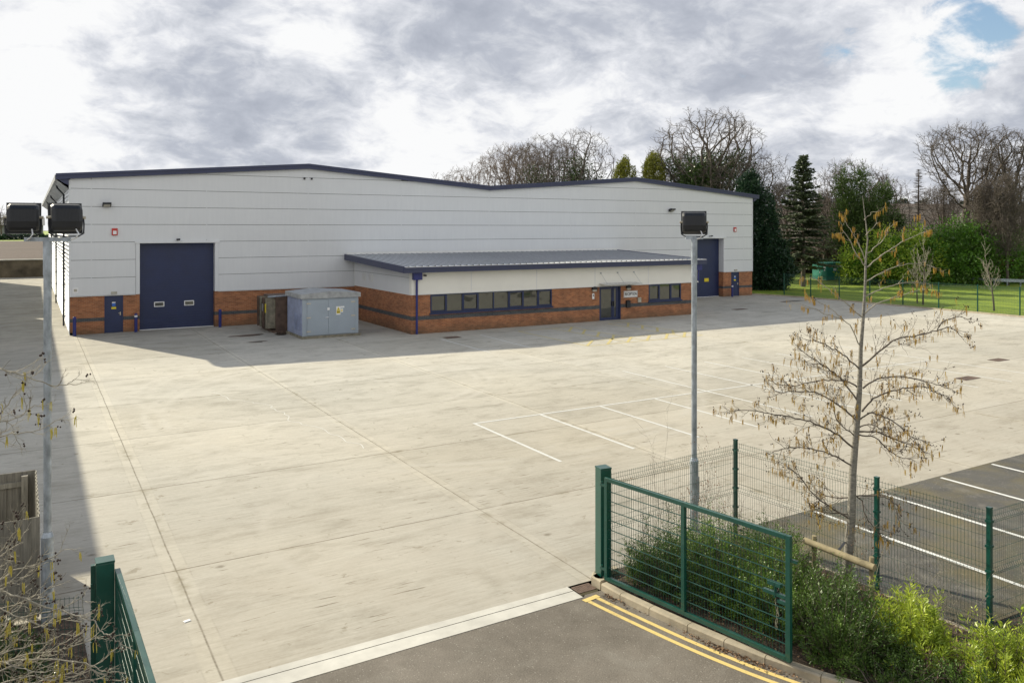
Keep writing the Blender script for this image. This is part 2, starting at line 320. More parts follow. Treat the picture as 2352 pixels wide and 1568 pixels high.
M['twig'] = simple('alder_twig', (.135, .11, .085), .8, .3, 8.)
M['twig_pale'] = simple('pale_twig', (.34, .31, .24), .8, .25, 8.)
M['bark'] = simple('dark_bark', (.105, .085, .068), .9, .3, 1.5)
M['bark_far'] = simple('winter_twigs', (.125, .103, .085), .9, .2, .5)
M['bark_brown'] = simple('brown_winter_twigs', (.16, .12, .085), .9, .2, .5)
M['catkin'] = leafmat('catkin', (.42, .22, .03), (.62, .42, .07), .7, .15)
M['catkin_y'] = leafmat('yellow_catkin', (.52, .42, .06), (.66, .58, .12), .7, .15)
M['cone'] = simple('alder_cone', (.035, .018, .012), .8, .2, 10.)
M['ivy'] = leafmat('ivy_leaf', (.018, .040, .010), (.075, .115, .028), .35, .1)
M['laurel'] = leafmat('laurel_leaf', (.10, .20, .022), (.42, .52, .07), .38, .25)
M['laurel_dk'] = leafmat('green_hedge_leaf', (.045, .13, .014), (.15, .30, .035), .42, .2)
M['holly'] = leafmat('holly_leaf', (.008, .028, .014), (.035, .075, .035), .30, .08)
M['yew'] = leafmat('evergreen_spray', (.025, .055, .012), (.11, .17, .04), .5, .15)
M['spruce'] = leafmat('spruce_spray', (.028, .045, .020), (.10, .13, .06), .6, .1)
M['golden'] = leafmat('golden_cypress_spray', (.07, .085, .012), (.30, .30, .045), .55, .15)
M['bush_dk'] = leafmat('shrub_leaf_dark', (.022, .055, .010), (.13, .22, .040), .42, .15, dead=(.2, .12, .05))
M['bush_mid'] = leafmat('shrub_leaf_mid', (.035, .085, .012), (.19, .31, .045), .42, .2)
M['bush_lt'] = leafmat('shrub_leaf_bright', (.15, .25, .025), (.55, .63, .09), .35, .3)
M['heather'] = leafmat('heather_sprig', (.10, .04, .05), (.22, .11, .12), .7, .1)
M['brown_leaf'] = leafmat('dead_brown_leaf', (.12, .05, .03), (.34, .17, .08), .7, .2)
M['beech'] = leafmat('russet_beech_leaf', (.15, .055, .02), (.38, .17, .06), .7, .2)
M['scrub'] = leafmat('scrub', (.035, .030, .018), (.13, .095, .055), .9, .0)
M['scrub_g'] = leafmat('green_scrub', (.015, .025, .010), (.055, .07, .025), .9, .0)
def grass_mat():
    m, nt, b = new_mat('lawn'); k = NB(nt); P = k.coord()
    n = k.noise(k.map(P, scale=(1, .5, 1)), .5, 6, .65); f = k.noise(P, 9, 4, .7)
    c = k.ramp(k.m('ADD', k.m('MULTIPLY', n, .6), k.m('MULTIPLY', f, .4)), [(.32, (.10, .17, .010)), (.5, (.23, .32, .022)), (.7, (.36, .42, .040))])
    k.L.new(c, b.inputs['Base Color']); b.inputs['Roughness'].default_value = .8; k.bump(b, f, .12, 1.); return m
M['grass'] = grass_mat()
def field_mat():
    m, nt, b = new_mat('ploughed_field'); k = NB(nt); P = k.coord(); n = k.noise(k.map(P, rot=(0, 0, .5), scale=(.08, 1., 1)), 1.2, 5, .6); n2 = k.noise(P, .12, 4, .6)
    c = k.ramp(k.m('ADD', k.m('MULTIPLY', n, .6), k.m('MULTIPLY', n2, .4)), [(.35, (.040, .025, .018)), (.6, (.080, .050, .036)), (.70, (.18, .12, .08))])
    k.L.new(c, b.inputs['Base Color']); b.inputs['Roughness'].default_value = .95; k.bump(b, n, .3, 1.); return m
M['field'] = field_mat()
def hill_mat():
    m, nt, b = new_mat('heath_hillside'); k = NB(nt); P = k.coord(); n = k.noise(k.map(P, scale=(1, 1, 4)), .012, 6, .65); f = k.noise(P, .15, 6, .75)
    c = k.ramp(k.m('ADD', k.m('MULTIPLY', n, .55), k.m('MULTIPLY', f, .45)), [(.36, (.030, .030, .020)), (.47, (.055, .045, .033)), (.55, (.105, .075, .060)), (.68, (.15, .115, .095))])
    k.L.new(c, b.inputs['Base Color']); b.inputs['Roughness'].default_value = 1.; return m
M['hill'] = hill_mat()
M['terrain'] = simple('rough_ground', (.10, .09, .05), .95, .35, .2)
M['oldwall'] = simple('weathered_retaining_wall', (.115, .095, .065), .95, .4, .8, bump=.02)
M['puddle'] = simple('damp_dark_stain', (.055, .042, .030), .35, .3, 2.5)
M['farwall'] = simple('grey_barn_wall', (.22, .22, .22), .9, .15, .5)
# ---------------------------------------------------------------- geometry helpers
class MB:
    def __init__(s): s.v = []; s.f = []; s.smooth = []
    def add(s, vs, fs, smooth=False):
        o = len(s.v); s.v += [tuple(p) for p in vs]; s.f += [tuple(i + o for i in f) for f in fs]; s.smooth += [smooth] * len(fs); return s
    def poly(s, pts): return s.add(pts, [tuple(range(len(pts)))])
    def box(s, x0, y0, z0, x1, y1, z1):
        return s.add([(x0, y0, z0), (x1, y0, z0), (x1, y1, z0), (x0, y1, z0), (x0, y0, z1), (x1, y0, z1), (x1, y1, z1), (x0, y1, z1)],
                     [(0, 3, 2, 1), (4, 5, 6, 7), (0, 1, 5, 4), (1, 2, 6, 5), (2, 3, 7, 6), (3, 0, 4, 7)])
    def obox(s, c, ax, ay, az, hx, hy, hz):
        c, ax, ay, az = Vector(c), Vector(ax).normalized(), Vector(ay).normalized(), Vector(az).normalized()
        vs = [c + ax * hx * a + ay * hy * b + az * hz * d for d in (-1, 1) for a, b in ((-1, -1), (1, -1), (1, 1), (-1, 1))]
        return s.add(vs, [(0, 3, 2, 1), (4, 5, 6, 7), (0, 1, 5, 4), (1, 2, 6, 5), (2, 3, 7, 6), (3, 0, 4, 7)])
    def beam(s, a, b, w, h, up=(0, 0, 1)):
        a, b = Vector(a), Vector(b); d = (b - a).normalized(); u = Vector(up); sd = d.cross(u)
        if sd.length < 1e-4: sd = d.cross(Vector((1, 0, 0)))
        sd.normalize(); u = sd.cross(d); return s.obox((a + b) / 2, d, sd, u, (b - a).length / 2, w / 2, h / 2)
    def tube(s, pts, rad, n=8, caps=True):
        pts = [Vector(p) for p in pts]; m = len(pts)
        if not hasattr(rad, '__len__'): rad = [rad] * m
        d0 = (pts[1] - pts[0]).normalized(); ref = Vector((0, 0, 1)) if abs(d0.z) < .9 else Vector((1, 0, 0))
        vs = []; 
        for i, p in enumerate(pts):
            d = (pts[min(i + 1, m - 1)] - pts[max(i - 1, 0)]).normalized(); a = d.cross(ref)
            if a.length < 1e-3: a = d.orthogonal()
            a.normalize(); b = d.cross(a)
            for k in range(n):
                t = 2 * math.pi * k / n; vs.append(p + (a * math.cos(t) + b * math.sin(t)) * rad[i])
        fs = [(i * n + k, i * n + (k + 1) % n, (i + 1) * n + (k + 1) % n, (i + 1) * n + k) for i in range(m - 1) for k in range(n)]
        s.add(vs, fs, True)
        if caps: s.add(vs[:n], [tuple(range(n))]); s.add(vs[-n:], [tuple(range(n))[::-1]])
        return s
    def prism(s, pts2, f, h0, h1):      # polygon pts2 (u,v) extruded; f(u,v,h) -> xyz
        n = len(pts2); a = [f(u, v, h0) for u, v in pts2]; b = [f(u, v, h1) for u, v in pts2]
        s.add(a + b, [tuple(range(n))[::-1], tuple(range(n, 2 * n))] + [(i, (i + 1) % n, n + (i + 1) % n, n + i) for i in range(n)]); return s
def finish(name, me, mat, parent):
    if mat: me.materials.append(mat)
    o = bpy.data.objects.new(name, me); col.objects.link(o)
    if parent is not None:
        o.parent = parent
        if parent.type == 'EMPTY': o.matrix_parent_inverse = Matrix.Translation(-parent.location)
    return o
def part(name, mb, mat, parent=None, bevel=0.):
    me = bpy.data.meshes.new(name); me.from_pydata(mb.v, [], mb.f); me.polygons.foreach_set('use_smooth', mb.smooth)
    if bevel:
        bm = bmesh.new(); bm.from_mesh(me); bmesh.ops.remove_doubles(bm, verts=bm.verts, dist=1e-5)
        bmesh.ops.bevel(bm, geom=[e for e in bm.edges if len(e.link_faces) == 2 and e.calc_face_angle(0) > .6], offset=bevel, segments=2, affect='EDGES', profile=.6)
        bm.to_mesh(me); bm.free()
    me.update(); return finish(name, me, mat, parent)
def nmesh(name, verts, faces, mat, parent=None, smooth=False):
    """verts (n,3) float array, faces (m,k) int array"""
    verts = np.asarray(verts, np.float32); faces = np.asarray(faces, np.int32); m, k = faces.shape
    me = bpy.data.meshes.new(name); me.vertices.add(len(verts)); me.vertices.foreach_set('co', verts.ravel())
    me.loops.add(m * k); me.loops.foreach_set('vertex_index', faces.ravel())
    me.polygons.add(m); me.polygons.foreach_set('loop_start', np.arange(0, m * k, k, dtype=np.int32))
    try: me.polygons.foreach_set('loop_total', np.full(m, k, np.int32))
    except Exception: pass
    me.polygons.foreach_set('use_smooth', np.full(m, smooth)); me.update(calc_edges=True); me.validate()
    return finish(name, me, mat, parent)
def segmesh(name, segs, mat, parent=None, n=3):
    """segs: rows p0(3) p1(3) r0 r1 -> n-sided tapered sticks in one mesh"""
    S = np.asarray(segs, np.float64).reshape(-1, 8); p0, p1, r0, r1 = S[:, :3], S[:, 3:6], S[:, 6], S[:, 7]
    d = p1 - p0; ln = np.linalg.norm(d, axis=1, keepdims=True); ln[ln == 0] = 1; d /= ln
    ref = np.where(np.abs(d[:, 2:3]) < .9, np.array([[0, 0, 1.]]), np.array([[1., 0, 0]])); a = np.cross(d, ref); a /= np.linalg.norm(a, axis=1, keepdims=True); b = np.cross(d, a)
    V = []
    for p, r in ((p0, r0), (p1, r1)):
        for k in range(n):
            t = 2 * math.pi * k / n; V.append(p + (a * math.cos(t) + b * math.sin(t)) * r[:, None])
    V = np.stack(V, 1).reshape(-1, 3); base = np.arange(len(S))[:, None] * 2 * n
    F = np.concatenate([base + np.array([[k, (k + 1) % n, n + (k + 1) % n, n + k]]) for k in range(n)], 0)
    return nmesh(name, V, F, mat, parent, True)
def leafmesh(name, C, D, ln, wd, mat, parent=None, rng=None, fold=0.0):
    """C centres (base of leaf), D unit directions, ln/wd arrays -> diamond leaves"""
    C = np.asarray(C); D = np.asarray(D); D = D / np.linalg.norm(D, axis=1, keepdims=True); n = len(C)
    rv = rng.normal(size=(n, 3)); A = np.cross(D, rv); A /= np.linalg.norm(A, axis=1, keepdims=True)
    ln = np.broadcast_to(ln, (n,))[:, None]; wd = np.broadcast_to(wd, (n,))[:, None]
    V = np.stack([C, C + D * ln * .45 + A * wd / 2, C + D * ln, C + D * ln * .45 - A * wd / 2], 1).reshape(-1, 3)
    F = np.arange(n)[:, None] * 4 + np.array([[0, 1, 2, 3]])
    return nmesh(name, V, F, mat, parent)
def thing(name, label, cat, loc=(0, 0, 0), group=None):
    o = bpy.data.objects.new(name, None); col.objects.link(o); o.location = loc; o.empty_display_size = .3
    o['label'] = label; o['category'] = cat
    if group: o['group'] = group
    return o
def tag(o, label, cat, group=None):
    o['label'] = label; o['category'] = cat
    if group: o['group'] = group
    return o
def structure(o, kind='structure'): o['kind'] = kind; return o
def dup(root, loc, label=None):
    def cp(o, par):
        c = o.copy(); col.objects.link(c)
        if par is not None: c.parent = par
        for ch in o.children: cp(ch, c)
        return c
    r = cp(root, None); r.location = loc
    if label: r['label'] = label
    return r
def sheet(name, pts, z, mat):
    mb = MB(); mb.poly([(x, y, z) for x, y in pts]); return structure(part(name, mb, mat))
def textmesh(name, body, size, mat, parent, loc, rot, bold=0.0, xs=1.0, align='CENTER'):
    cu = bpy.data.curves.new(name, 'FONT'); cu.body = body; cu.size = size; cu.align_x = align; cu.align_y = 'CENTER'; cu.extrude = .002; cu.offset = bold
    t = bpy.data.objects.new(name, cu); col.objects.link(t); dg = bpy.context.evaluated_depsgraph_get()
    me = bpy.data.meshes.new_from_object(t.evaluated_get(dg)); bpy.data.objects.remove(t)
    me.transform(Matrix.Translation(loc) @ Euler(rot).to_matrix().to_4x4() @ Matrix.Diagonal((xs, 1, 1, 1))); me.materials.clear()
    return finish(name, me, mat, parent)
# ---------------------------------------------------------------- ground, roads, markings
CK = 11.82; KS = -44.5          # car-park kerb line (X) and its south side (Y)
big = MB(); big.poly([(-2500, -2500, -.09), (2500, -2500, -.09), (2500, 2500, -.09), (-2500, 2500, -.09)])
structure(part('ground', big, M['terrain']))
KX = 56.75
kerbline = [(KX, -75), (KX, -30), (KX + .05, -20), (KX + .1, -9), (KX - .05, -4), (KX - .9, -.5), (KX - 1.2, .6)]
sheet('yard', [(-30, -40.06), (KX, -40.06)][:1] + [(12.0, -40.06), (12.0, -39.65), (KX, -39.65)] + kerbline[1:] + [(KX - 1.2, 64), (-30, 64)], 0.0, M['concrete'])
chan = MB(); chan.poly([(-3, -40.06, .001), (7.62, -40.06, .001), (7.62, -40.225, .001), (-3, -40.225, .001)])
chan.poly([(-3, -40.24, .001), (7.62, -40.24, .001), (7.62, -40.50, .001), (2.5, -40.56, .001), (-3, -40.60, .001)])
structure(part('drainage_channel', chan, M['channel']))
sheet('channel_joint', [(-3, -40.225), (7.62, -40.225), (7.62, -40.24), (-3, -40.24)], -.006, M['dark'])
roadedge = [(8.02, -40.44), (8.05, -40.9), (8.14, -41.5), (8.27, -42.2), (8.40, -42.8), (8.56, -43.4), (8.82, -44.1), (9.25, -45.0), (9.9, -46.2), (11.2, -48.0), (14, -51)]
sheet('road', [(-3, -40.60), (2.5, -40.56), (7.62, -40.50), (7.70, -40.44)] + roadedge + [(14, -70), (-12, -70), (-12, -43), (-3, -42)], -.004, M['road'])
sheet('car_park', [(CK, KS), (KX, KS), (KX, -39.65), (12.0, -39.65), (CK, -39.8)], .0, M['tarmac'])
sheet('lawn', [(KX + .13, -75), (KX + .13, -30), (KX + .18, -20), (KX + .23, -9), (KX + .08, -4), (KX - .77, -.5), (KX - 1.07, .6), (KX - 1.2, 45), (100, 45), (112, -5), (125, -75)], .03, M['grass'])
def soilsheet():
    # right-hand planting bed: gently mounded soil
    rs = np.random.default_rng(5); xs = np.linspace(7.9, 16, 55); ys = np.linspace(-52, -40.0, 80); V = []; idx = {}
    def inside(x, y):
        e = np.interp(-y, [-p[1] for p in roadedge], [p[0] for p in roadedge]) + .12
        if y > -40.45: e = 8.35
        return x > e and (x < CK - .06 or y < KS - .06)
    F = []; 
    for j, y in enumerate(ys):
        for i, x in enumerate(xs):
            e = np.interp(-y, [-p[1] for p in roadedge], [p[0] for p in roadedge]) + .10
            xx = max(x, e if y < -40.45 else 8.3); xx = min(xx, CK - .05) if y > KS - .05 else xx
            V.append((xx, y, .055 + .05 * math.sin(x * 2.1) * math.cos(y * 1.7) * .5 + rs.uniform(-.012, .012)))
    W = len(xs)
    for j in range(len(ys) - 1):
        for i in range(W - 1):
            q = [j * W + i, j * W + i + 1, (j + 1) * W + i + 1, (j + 1) * W + i]
            if len({V[k][0] for k in q}) > 1 and abs(V[q[0]][0] - V[q[1]][0]) > 1e-6: F.append(q)
    structure(nmesh('planting_bed', np.array(V), np.array(F), M['soil'], smooth=True))
soilsheet()
lb = MB(); lb.poly([(-6, -37.0, .03), (.62, -37.0, .03), (.72, -40.3, .03), (.80, -44, .03), (.9, -48, .03), (-6, -48, .03)])
structure(part('left_planting_bed', lb, M['soil']))
# kerbs
def kerb(name, pts, w=.125, h=.12, side=1, mat='kerb', joint=.9, z0=-.02):
    mb = MB()
    for a, b in zip(pts[:-1], pts[1:]):
        a, b = Vector((*a, 0)), Vector((*b, 0)); L = (b - a).length; n = max(1, round(L / joint)); d = (b - a) / n; u = d.normalized(); nn = Vector((u.y, -u.x, 0)) * side * w
        for i in range(n):
            p, q = a + d * i + u * .006, a + d * (i + 1) - u * .006
            pts4 = [p, q, q + nn, p + nn]; ch = .02
            vs = [(v.x, v.y, z0) for v in pts4] + [(v.x, v.y, h - ch) for v in pts4[:2]] + [(v.x, v.y, h) for v in (q + nn, p + nn)] + [(v.x, v.y, h) for v in (p + nn * .16, q + nn * .16)]
            mb.add(vs, [(0, 1, 5, 4), (4, 5, 9, 8), (8, 9, 6, 7), (3, 7, 6, 2), (0, 4, 8, 7, 3), (1, 2, 6, 9, 5)])
    return structure(part(name, mb, M[mat]))
kerb('kerb', roadedge, side=-1, h=.11)
kerb('kerb', [(CK, -39.7), (CK, KS), (22, KS)], side=1, h=.06, w=.10, joint=.9)
kerb('kerb', kerbline, side=1, h=.10, w=.13)
kb = MB(); kb.tube([(8.16, -40.24, -.02), (8.16, -40.24, .13)], .11, 12); part('kerb', kb, M['kerb'])['kind'] = 'structure'
kerb('kerb', [(8.62, -40.02), (8.16, -40.03), (8.03, -40.16), (8.04, -40.40)], side=-1, h=.13, joint=.4)
# painted lines
def lines(name, segs, w, mat, z=.004):
    mb = MB()
    for i, (a, b) in enumerate(segs):
        a, b = Vector((*a, 0)), Vector((*b, 0)); d = (b - a).normalized(); n = Vector((-d.y, d.x, 0)) * w / 2; zz = z + (i % 3) * .0006
        mb.poly([(p.x, p.y, zz) for p in (a - n, b - n, b + n, a + n)])
    return structure(part(name, mb, M[mat]))
bl = [((11.57 + 2.36 * i, -29.42 if i else -29.37), (11.57 + 2.36 * i, -34.05)) for i in range(4)]
bl += [((21.13 + 2.3 * i, -24.5), (21.13 + 2.3 * i, -34.0)) for i in range(7)] + [((11.52, -29.37), (34.9, -29.37))]
lines('parking_line', bl, .095, 'white')
lines('parking_line', [((18.84, -11.9), (18.84, -17.3)), ((21.5, -11.4), (21.3, -17.0))], .09, 'white')
lines('parking_line', [((x, -39.75), (x, KS)) for x in (14.1, 16.35, 18.58, 20.75, 23, 25.3, 27.6, 29.9, 32.2)], .095, 'white_dark')
Y = 'yellow'
yl = [((24.1, -11.2), (24.1, -18.0)), ((24.1, -18.0), (31.9, -17.9)), ((26.5, -11.1), (26.7, -17.9)), ((27.9, -11.0), (27.9, -17.9)), ((26.5, -11.1), (27.9, -11.0)),
      ((24.1, -11.2), (26.5, -11.1)), ((30.8, -10.9), (30.8, -17.9)), ((32.2, -10.7), (32.0, -17.9)), ((30.8, -10.9), (32.2, -10.7)), ((24.1, -16.6), (32.0, -16.3))]
lines('disabled_bay_marking', yl, .09, Y)
hb = []
for x0 in (26.65, 30.95):
    for k in range(4): hb.append(((x0 + .03, -12.6 - k * 1.35), (x0 + 1.2, -11.2 - k * 1.35)))
for k in range(6): hb.append(((24.1 + k * 1.3, -17.9), (25.6 + k * 1.3, -16.35)))
lines('disabled_bay_marking', hb, .15, Y, .006)
def curved(name, pts, w, mat, z):
    P = [Vector((*p, 0)) for p in pts]; Q = []
    for i in range(len(P) - 1):
        p0, p1, p2, p3 = P[max(i - 1, 0)], P[i], P[i + 1], P[min(i + 2, len(P) - 1)]
        for k in range(8):
            t = k / 8; Q.append(.5 * ((2 * p1) + (p2 - p0) * t + (2 * p0 - 5 * p1 + 4 * p2 - p3) * t * t + (3 * p1 - p0 - 3 * p2 + p3) * t ** 3))
    Q.append(P[-1]); mb = MB(); V = []
    for i, q in enumerate(Q):
        d = (Q[min(i + 1, len(Q) - 1)] - Q[max(0, i - 1)]).normalized(); n = Vector((-d.y, d.x, 0)) * w / 2; V += [(q.x + n.x, q.y + n.y, z), (q.x - n.x, q.y - n.y, z)]
    mb.add(V, [(2 * i, 2 * i + 1, 2 * i + 3, 2 * i + 2) for i in range(len(Q) - 1)]); return structure(part(name, mb, M[mat]))
ye = [(7.74, -40.62), (7.82, -41.1), (7.93, -41.7), (8.06, -42.35), (8.22, -43.0), (8.42, -43.65), (8.72, -44.4), (9.3, -45.6), (10.6, -47.6)]
curved('double_yellow_line', [(x + .06, y) for x, y in ye], .075, 'yellow_road', .0)
curved('double_yellow_line', [(x - .13, y) for x, y in ye], .075, 'yellow_road', .0)
lines('double_yellow_line', [((7.55, -40.62), (7.86, -40.58))], .10, 'yellow_road', .003)
# drains and covers
def cover(x0, y0, x1, y1, label, n=8, group=None, mat='grille'):
    t = thing('drain_cover', label, 'drain cover', ((x0 + x1) / 2, (y0 + y1) / 2, 0), group)
    f = MB(); w = .03
    f.box(x0, y0, .001, x1, y0 + w, .010); f.box(x0, y1 - w, .001, x1, y1, .010); f.box(x0, y0 + w, .001, x0 + w, y1 - w, .010); f.box(x1 - w, y0 + w, .001, x1, y1 - w, .010)
    part('frame', f, M[mat], t); g = MB(); g.box(x0 + w, y0 + w, .001, x1 - w, y1 - w, .003)
    for i in range(n):
        xx = x0 + w + (x1 - x0 - 2 * w) * (i + .5) / n; g.box(xx - .012, y0 + w, .003, xx + .012, y1 - w, .009)
    part('grate', g, M[mat], t)
cover(7.64, -40.37, 7.99, -40.13, 'rusty slotted drain grate beside the yellow lines and the gate post', 7)
cover(31.3, -33.0, 32.3, -32.5, 'brown manhole cover in the yard nearer of the two behind the alder tree', 4, mat='rust')
cover(37.0, -31.15, 37.9, -30.65, 'brown manhole cover in the yard farther of the two behind the alder tree', 4, mat='rust')
cover(19.2, -11.9, 20.1, -11.3, 'dark drain cover in the shade near the blue downpipe', 6)
cover(44.0, -8.9, 45.2, -8.3, 'dark drain cover in the shade right of the reception wing', 6)
cover(52.0, -6.3, 53.2, -5.8, 'dark drain cover outside the right roller door', 6)
def blob(name, cx, cy, rx, ry, seed, mat='puddle', z=.003, ang=0.):
    rs = random.Random(seed); mb = MB(); n = 40; ph = [rs.uniform(0, 6.28) for _ in range(5)]
    pts = []
    for i in range(n):
        t = 2 * math.pi * i / n; r = 1 + .22 * math.sin(2 * t + ph[0]) + .15 * math.sin(3 * t + ph[1]) + .10 * math.sin(5 * t + ph[2]) + .06 * math.sin(9 * t + ph[3])
        u, v = rx * r * math.cos(t), ry * r * math.sin(t); pts.append((cx + u * math.cos(ang) - v * math.sin(ang), cy + u * math.sin(ang) + v * math.cos(ang), z))
    mb.poly(pts); structure(part(name, mb, M[mat]))
blob('puddle', 10.3, -5.1, .8, .42, 1); blob('puddle', 10.15, -7.9, .50, .24, 2); blob('puddle', 12.2, -5.3, .55, .5, 3, ang=.8)
blob('puddle', 53.5, -6.0, 1.0, .35, 4); blob('puddle', 44.6, -11, .35, .12, 5); blob('puddle', 49, -12.0, .45, .12, 6)
tag(part('litter', MB().obox((2.02, -38.1, .006), (1, .3, 0), (-.3, 1, 0), (0, 0, 1), .05, .03, .004), M['sign_white']), 'small white scrap lying on the concrete near the left gate', 'litter')
# white crack in the concrete
_rs = random.Random(8); _ck = [(5.65, -20.6), (6.0, -22.2), (6.75, -23.3), (6.95, -24.6), (6.9, -26.1), (7.45, -28.2), (7.7, -30.3)]; _cq = []
for _a, _b in zip(_ck[:-1], _ck[1:]):
    for _k in range(5): _cq.append((_a[0] + (_b[0] - _a[0]) * _k / 5 + _rs.gauss(0, .06), _a[1] + (_b[1] - _a[1]) * _k / 5 + _rs.gauss(0, .06)))
curved('crack', _cq + [_ck[-1]], .022, 'white', .003)
# ---------------------------------------------------------------- warehouse
X0, X1, BZ, RW = 1.84, 55.19, 2.14, 1.0
def roofz(x): return np.interp(x, [X0, 15.2, 28.4, 41.9, X1], [8.62, 9.70, 8.62, 9.72, 8.60])
wh = thing('warehouse', 'large grey panelled warehouse with navy roof edge, brick base and two blue roller doors', 'warehouse', (28.5, 0, 0))
cols = [X0, 2.90, 9.05, 15.2, 21.6, 28.4, 35.55, 41.9, 48.0, 54.1, X1]
D1 = (5.38, 9.52); D2 = (48.35, 51.67); DT = 5.06; PD = (3.56, 4.52); PD2 = (52.61, 53.56)
panels = MB(); back = MB(); g = .011
for a, b in zip(cols[:-1], cols[1:]):
    for r in range(8):
        z0 = BZ + r * RW; z1 = z0 + RW
        ivs = [(a, b)]
        if r < 3:
            for d in (D1, D2):
                nv = []
                for p, q in ivs:
                    lo, hi = d[0] - .2, d[1] + (.2 if d is D1 else .02)
                    if hi <= p or lo >= q: nv.append((p, q)); continue
                    if p < lo: nv.append((p, lo))
                    if q > hi: nv.append((hi, q))
                ivs = nv
        for p, q in ivs:
            if z0 > max(roofz(p), roofz(q)) - .05: continue
            def clip(m):
                pa, pb, za, zb = p + m, q - m, z0 + m, z1 - m; ra, rb = roofz(p) + .1, roofz(q) + .1
                pts = [(pa, za), (pb, za)]
                if rb < zb or ra < zb:
                    if rb > za: pts.append((pb, min(zb, rb)))
                    xs = None
                    if (rb - zb) * (ra - zb) < 0: xs = p + (zb - ra) / (rb - ra) * (q - p); pts.append((xs, zb))
                    if ra > za: pts.append((pa, min(zb, ra)))
                    if rb <= za: xs = p + (za - ra) / (rb - ra) * (q - p); pts[1] = (xs, za)
                    if ra <= za: xs = p + (za - ra) / (rb - ra) * (q - p); pts[0] = (xs, za)
                else: pts += [(pb, zb), (pa, zb)]
                return pts
            pts = clip(g)
            if len(pts) >= 3: panels.prism(pts, lambda u, v, h: (u, h, v), 0.0, .05)
            pts = clip(0.)
            if len(pts) >= 3: back.prism(pts, lambda u, v, h: (u, h, v), .052, .15)
part('cladding', panels, M['clad'], wh); part('panel_joint', back, M['dark'], wh)
vj = MB()
for x in cols[1:-1]:
    zlo = BZ if not (D1[0] - .2 < x < D1[1] + .2 or D2[0] - .2 < x < D2[1]) else DT + .2
    vj = MB(); vj.box(x - .022, -.004, zlo, x + .022, 0.002, roofz(x) - .05); part('cover_strip', vj, M['clad'], wh)
for a, b in ((X0 - .03, X0 + .05), (X1 - .05, X1 + .03)): vj = MB(); vj.box(a, -.03, BZ, b, .002, 8.6); part('corner_trim', vj, M['clad'], wh)
bw = MB()
for a, b in ((X0, PD[0]), (PD[1], D1[0]), (D1[1], PD2[0] - 3.0 if False else D2[0]), (D2[1], PD2[0]), (PD2[1], X1)):
    bw.box(a, .03, -.02, b, .33, BZ - .002)
for x, d in ((D1[0] - .30, .33), (D1[1] + .001, .33), (D2[0] - .30, .33), (D2[1] + .001, .33)): bw.box(x, d + .001, -.02, x + .3, .62, BZ - .002)
part('brick_base', bw, M['brick'], wh)
dr = MB(); dr.box(X0 - .03, -.03, BZ - .03, D1[0] - .2, .028, BZ - .001); dr.box(D1[1] + .2, -.03, BZ - .03, D2[0] - .2, .028, BZ - .001); dr.box(D2[1] + .02, -.03, BZ - .03, X1 + .03, .028, BZ - .001)
part('drip_trim', dr, M['trim_white'], wh)
def door_trim(D, w0, w1):
    t = MB(); t.box(D[0] - .2, -.04, BZ, D[0] - .0, .6, DT); t.box(D[1] + .0, -.04 if w1 > .1 else -.01, BZ, D[1] + w1, .6, DT); t.box(D[0] - .26, -.07, DT, D[1] + .26, .6, DT + .14)
    return part('door_surround', t, M['clad'], wh)
door_trim(D1, .2, .2); door_trim(D2, .2, .03)
def roller(D, depth, wins, label):
    mb = MB(); n = 9; hh = DT / n
    for i in range(n):
        z = i * hh; mb.box(D[0], depth, z + .006, D[1], depth + .06, z + hh - .006); mb.box(D[0], depth + .012, z - .006 if i else z, D[1], depth + .05, z + .006)
        for q in range(1, 4): mb.box(D[0], depth - .016, z + hh * q / 4 - .014, D[1], depth, z + hh * q / 4 + .014)
    o = part('roller_door', mb, M['blue'], wh); o['label'] = label
    for (x, z, w, h, mt) in wins:
        f = MB(); f.tube([(x, depth - .03, z), (x, depth - .005, z)], .01, 6)
        f = MB(); f.box(x - w / 2, depth - .035, z - h / 2, x + w / 2, depth - .007, z + h / 2); wn = part('window', f, M[mt], o, .03)
        p = MB(); p.box(x - w / 2 + .05, depth - .040, z - h / 2 + .05, x + w / 2 - .05, depth - .036, z + h / 2 - .05); part('pane', p, M['glass'] if mt == 'sign_white' else M[mt], wn)
    b = MB(); b.box(D[0], depth - .03, .0, D[1], depth + .05, .035); part('bottom_seal', b, M['sign_white'], o)
roller(D1, .42, [(6.47, 1.47, .56, .30, 'sign_white'), (8.12, 1.47, .56, .30, 'sign_white')], 'blue sectional roller door with two small oval windows')
roller(D2, .58, [(50.2, 1.47, .52, .30, 'sign_yellow')], 'blue sectional roller door right of the reception wing')
def pdoor(D, label):
    mb = MB(); mb.box(D[0] + .05, .06, .02, D[1] - .05, .11, 2.06); o = part('door', mb, M['blue'], wh); o['label'] = label
    f = MB(); f.box(D[0], .02, 0, D[0] + .05, .14, 2.12); f.box(D[1] - .05, .02, 0, D[1], .14, 2.12); f.box(D[0], .02, 2.06, D[1], .14, 2.12); part('frame', f, M['blue'], o)
    h = MB(); h.box(D[1] - .17, .03, .98, D[1] - .12, .06, 1.16); h.beam((D[1] - .15, .02, 1.1), (D[1] - .25, .02, 1.1), .02, .02); part('handle', h, M['steel'], o)
    cx = (D[0] + D[1]) / 2; s = MB(); s.box(cx - .09, .050, 1.50, cx + .09, .059, 1.74); part('notice', s, M['sign_blue'], o)
    s = MB(); s.box(cx - .09, .050, 1.68, cx + .09, .049, 1.74); part('notice', s, M['sign_white'], o)
    s = MB(); s.box(cx - .12, .050, 1.34, cx + .12, .059, 1.46); part('notice', s, M['sign_yellow'], o)
pdoor(PD, 'blue personnel door at the left corner'); pdoor(PD2, 'blue personnel door at the right corner')
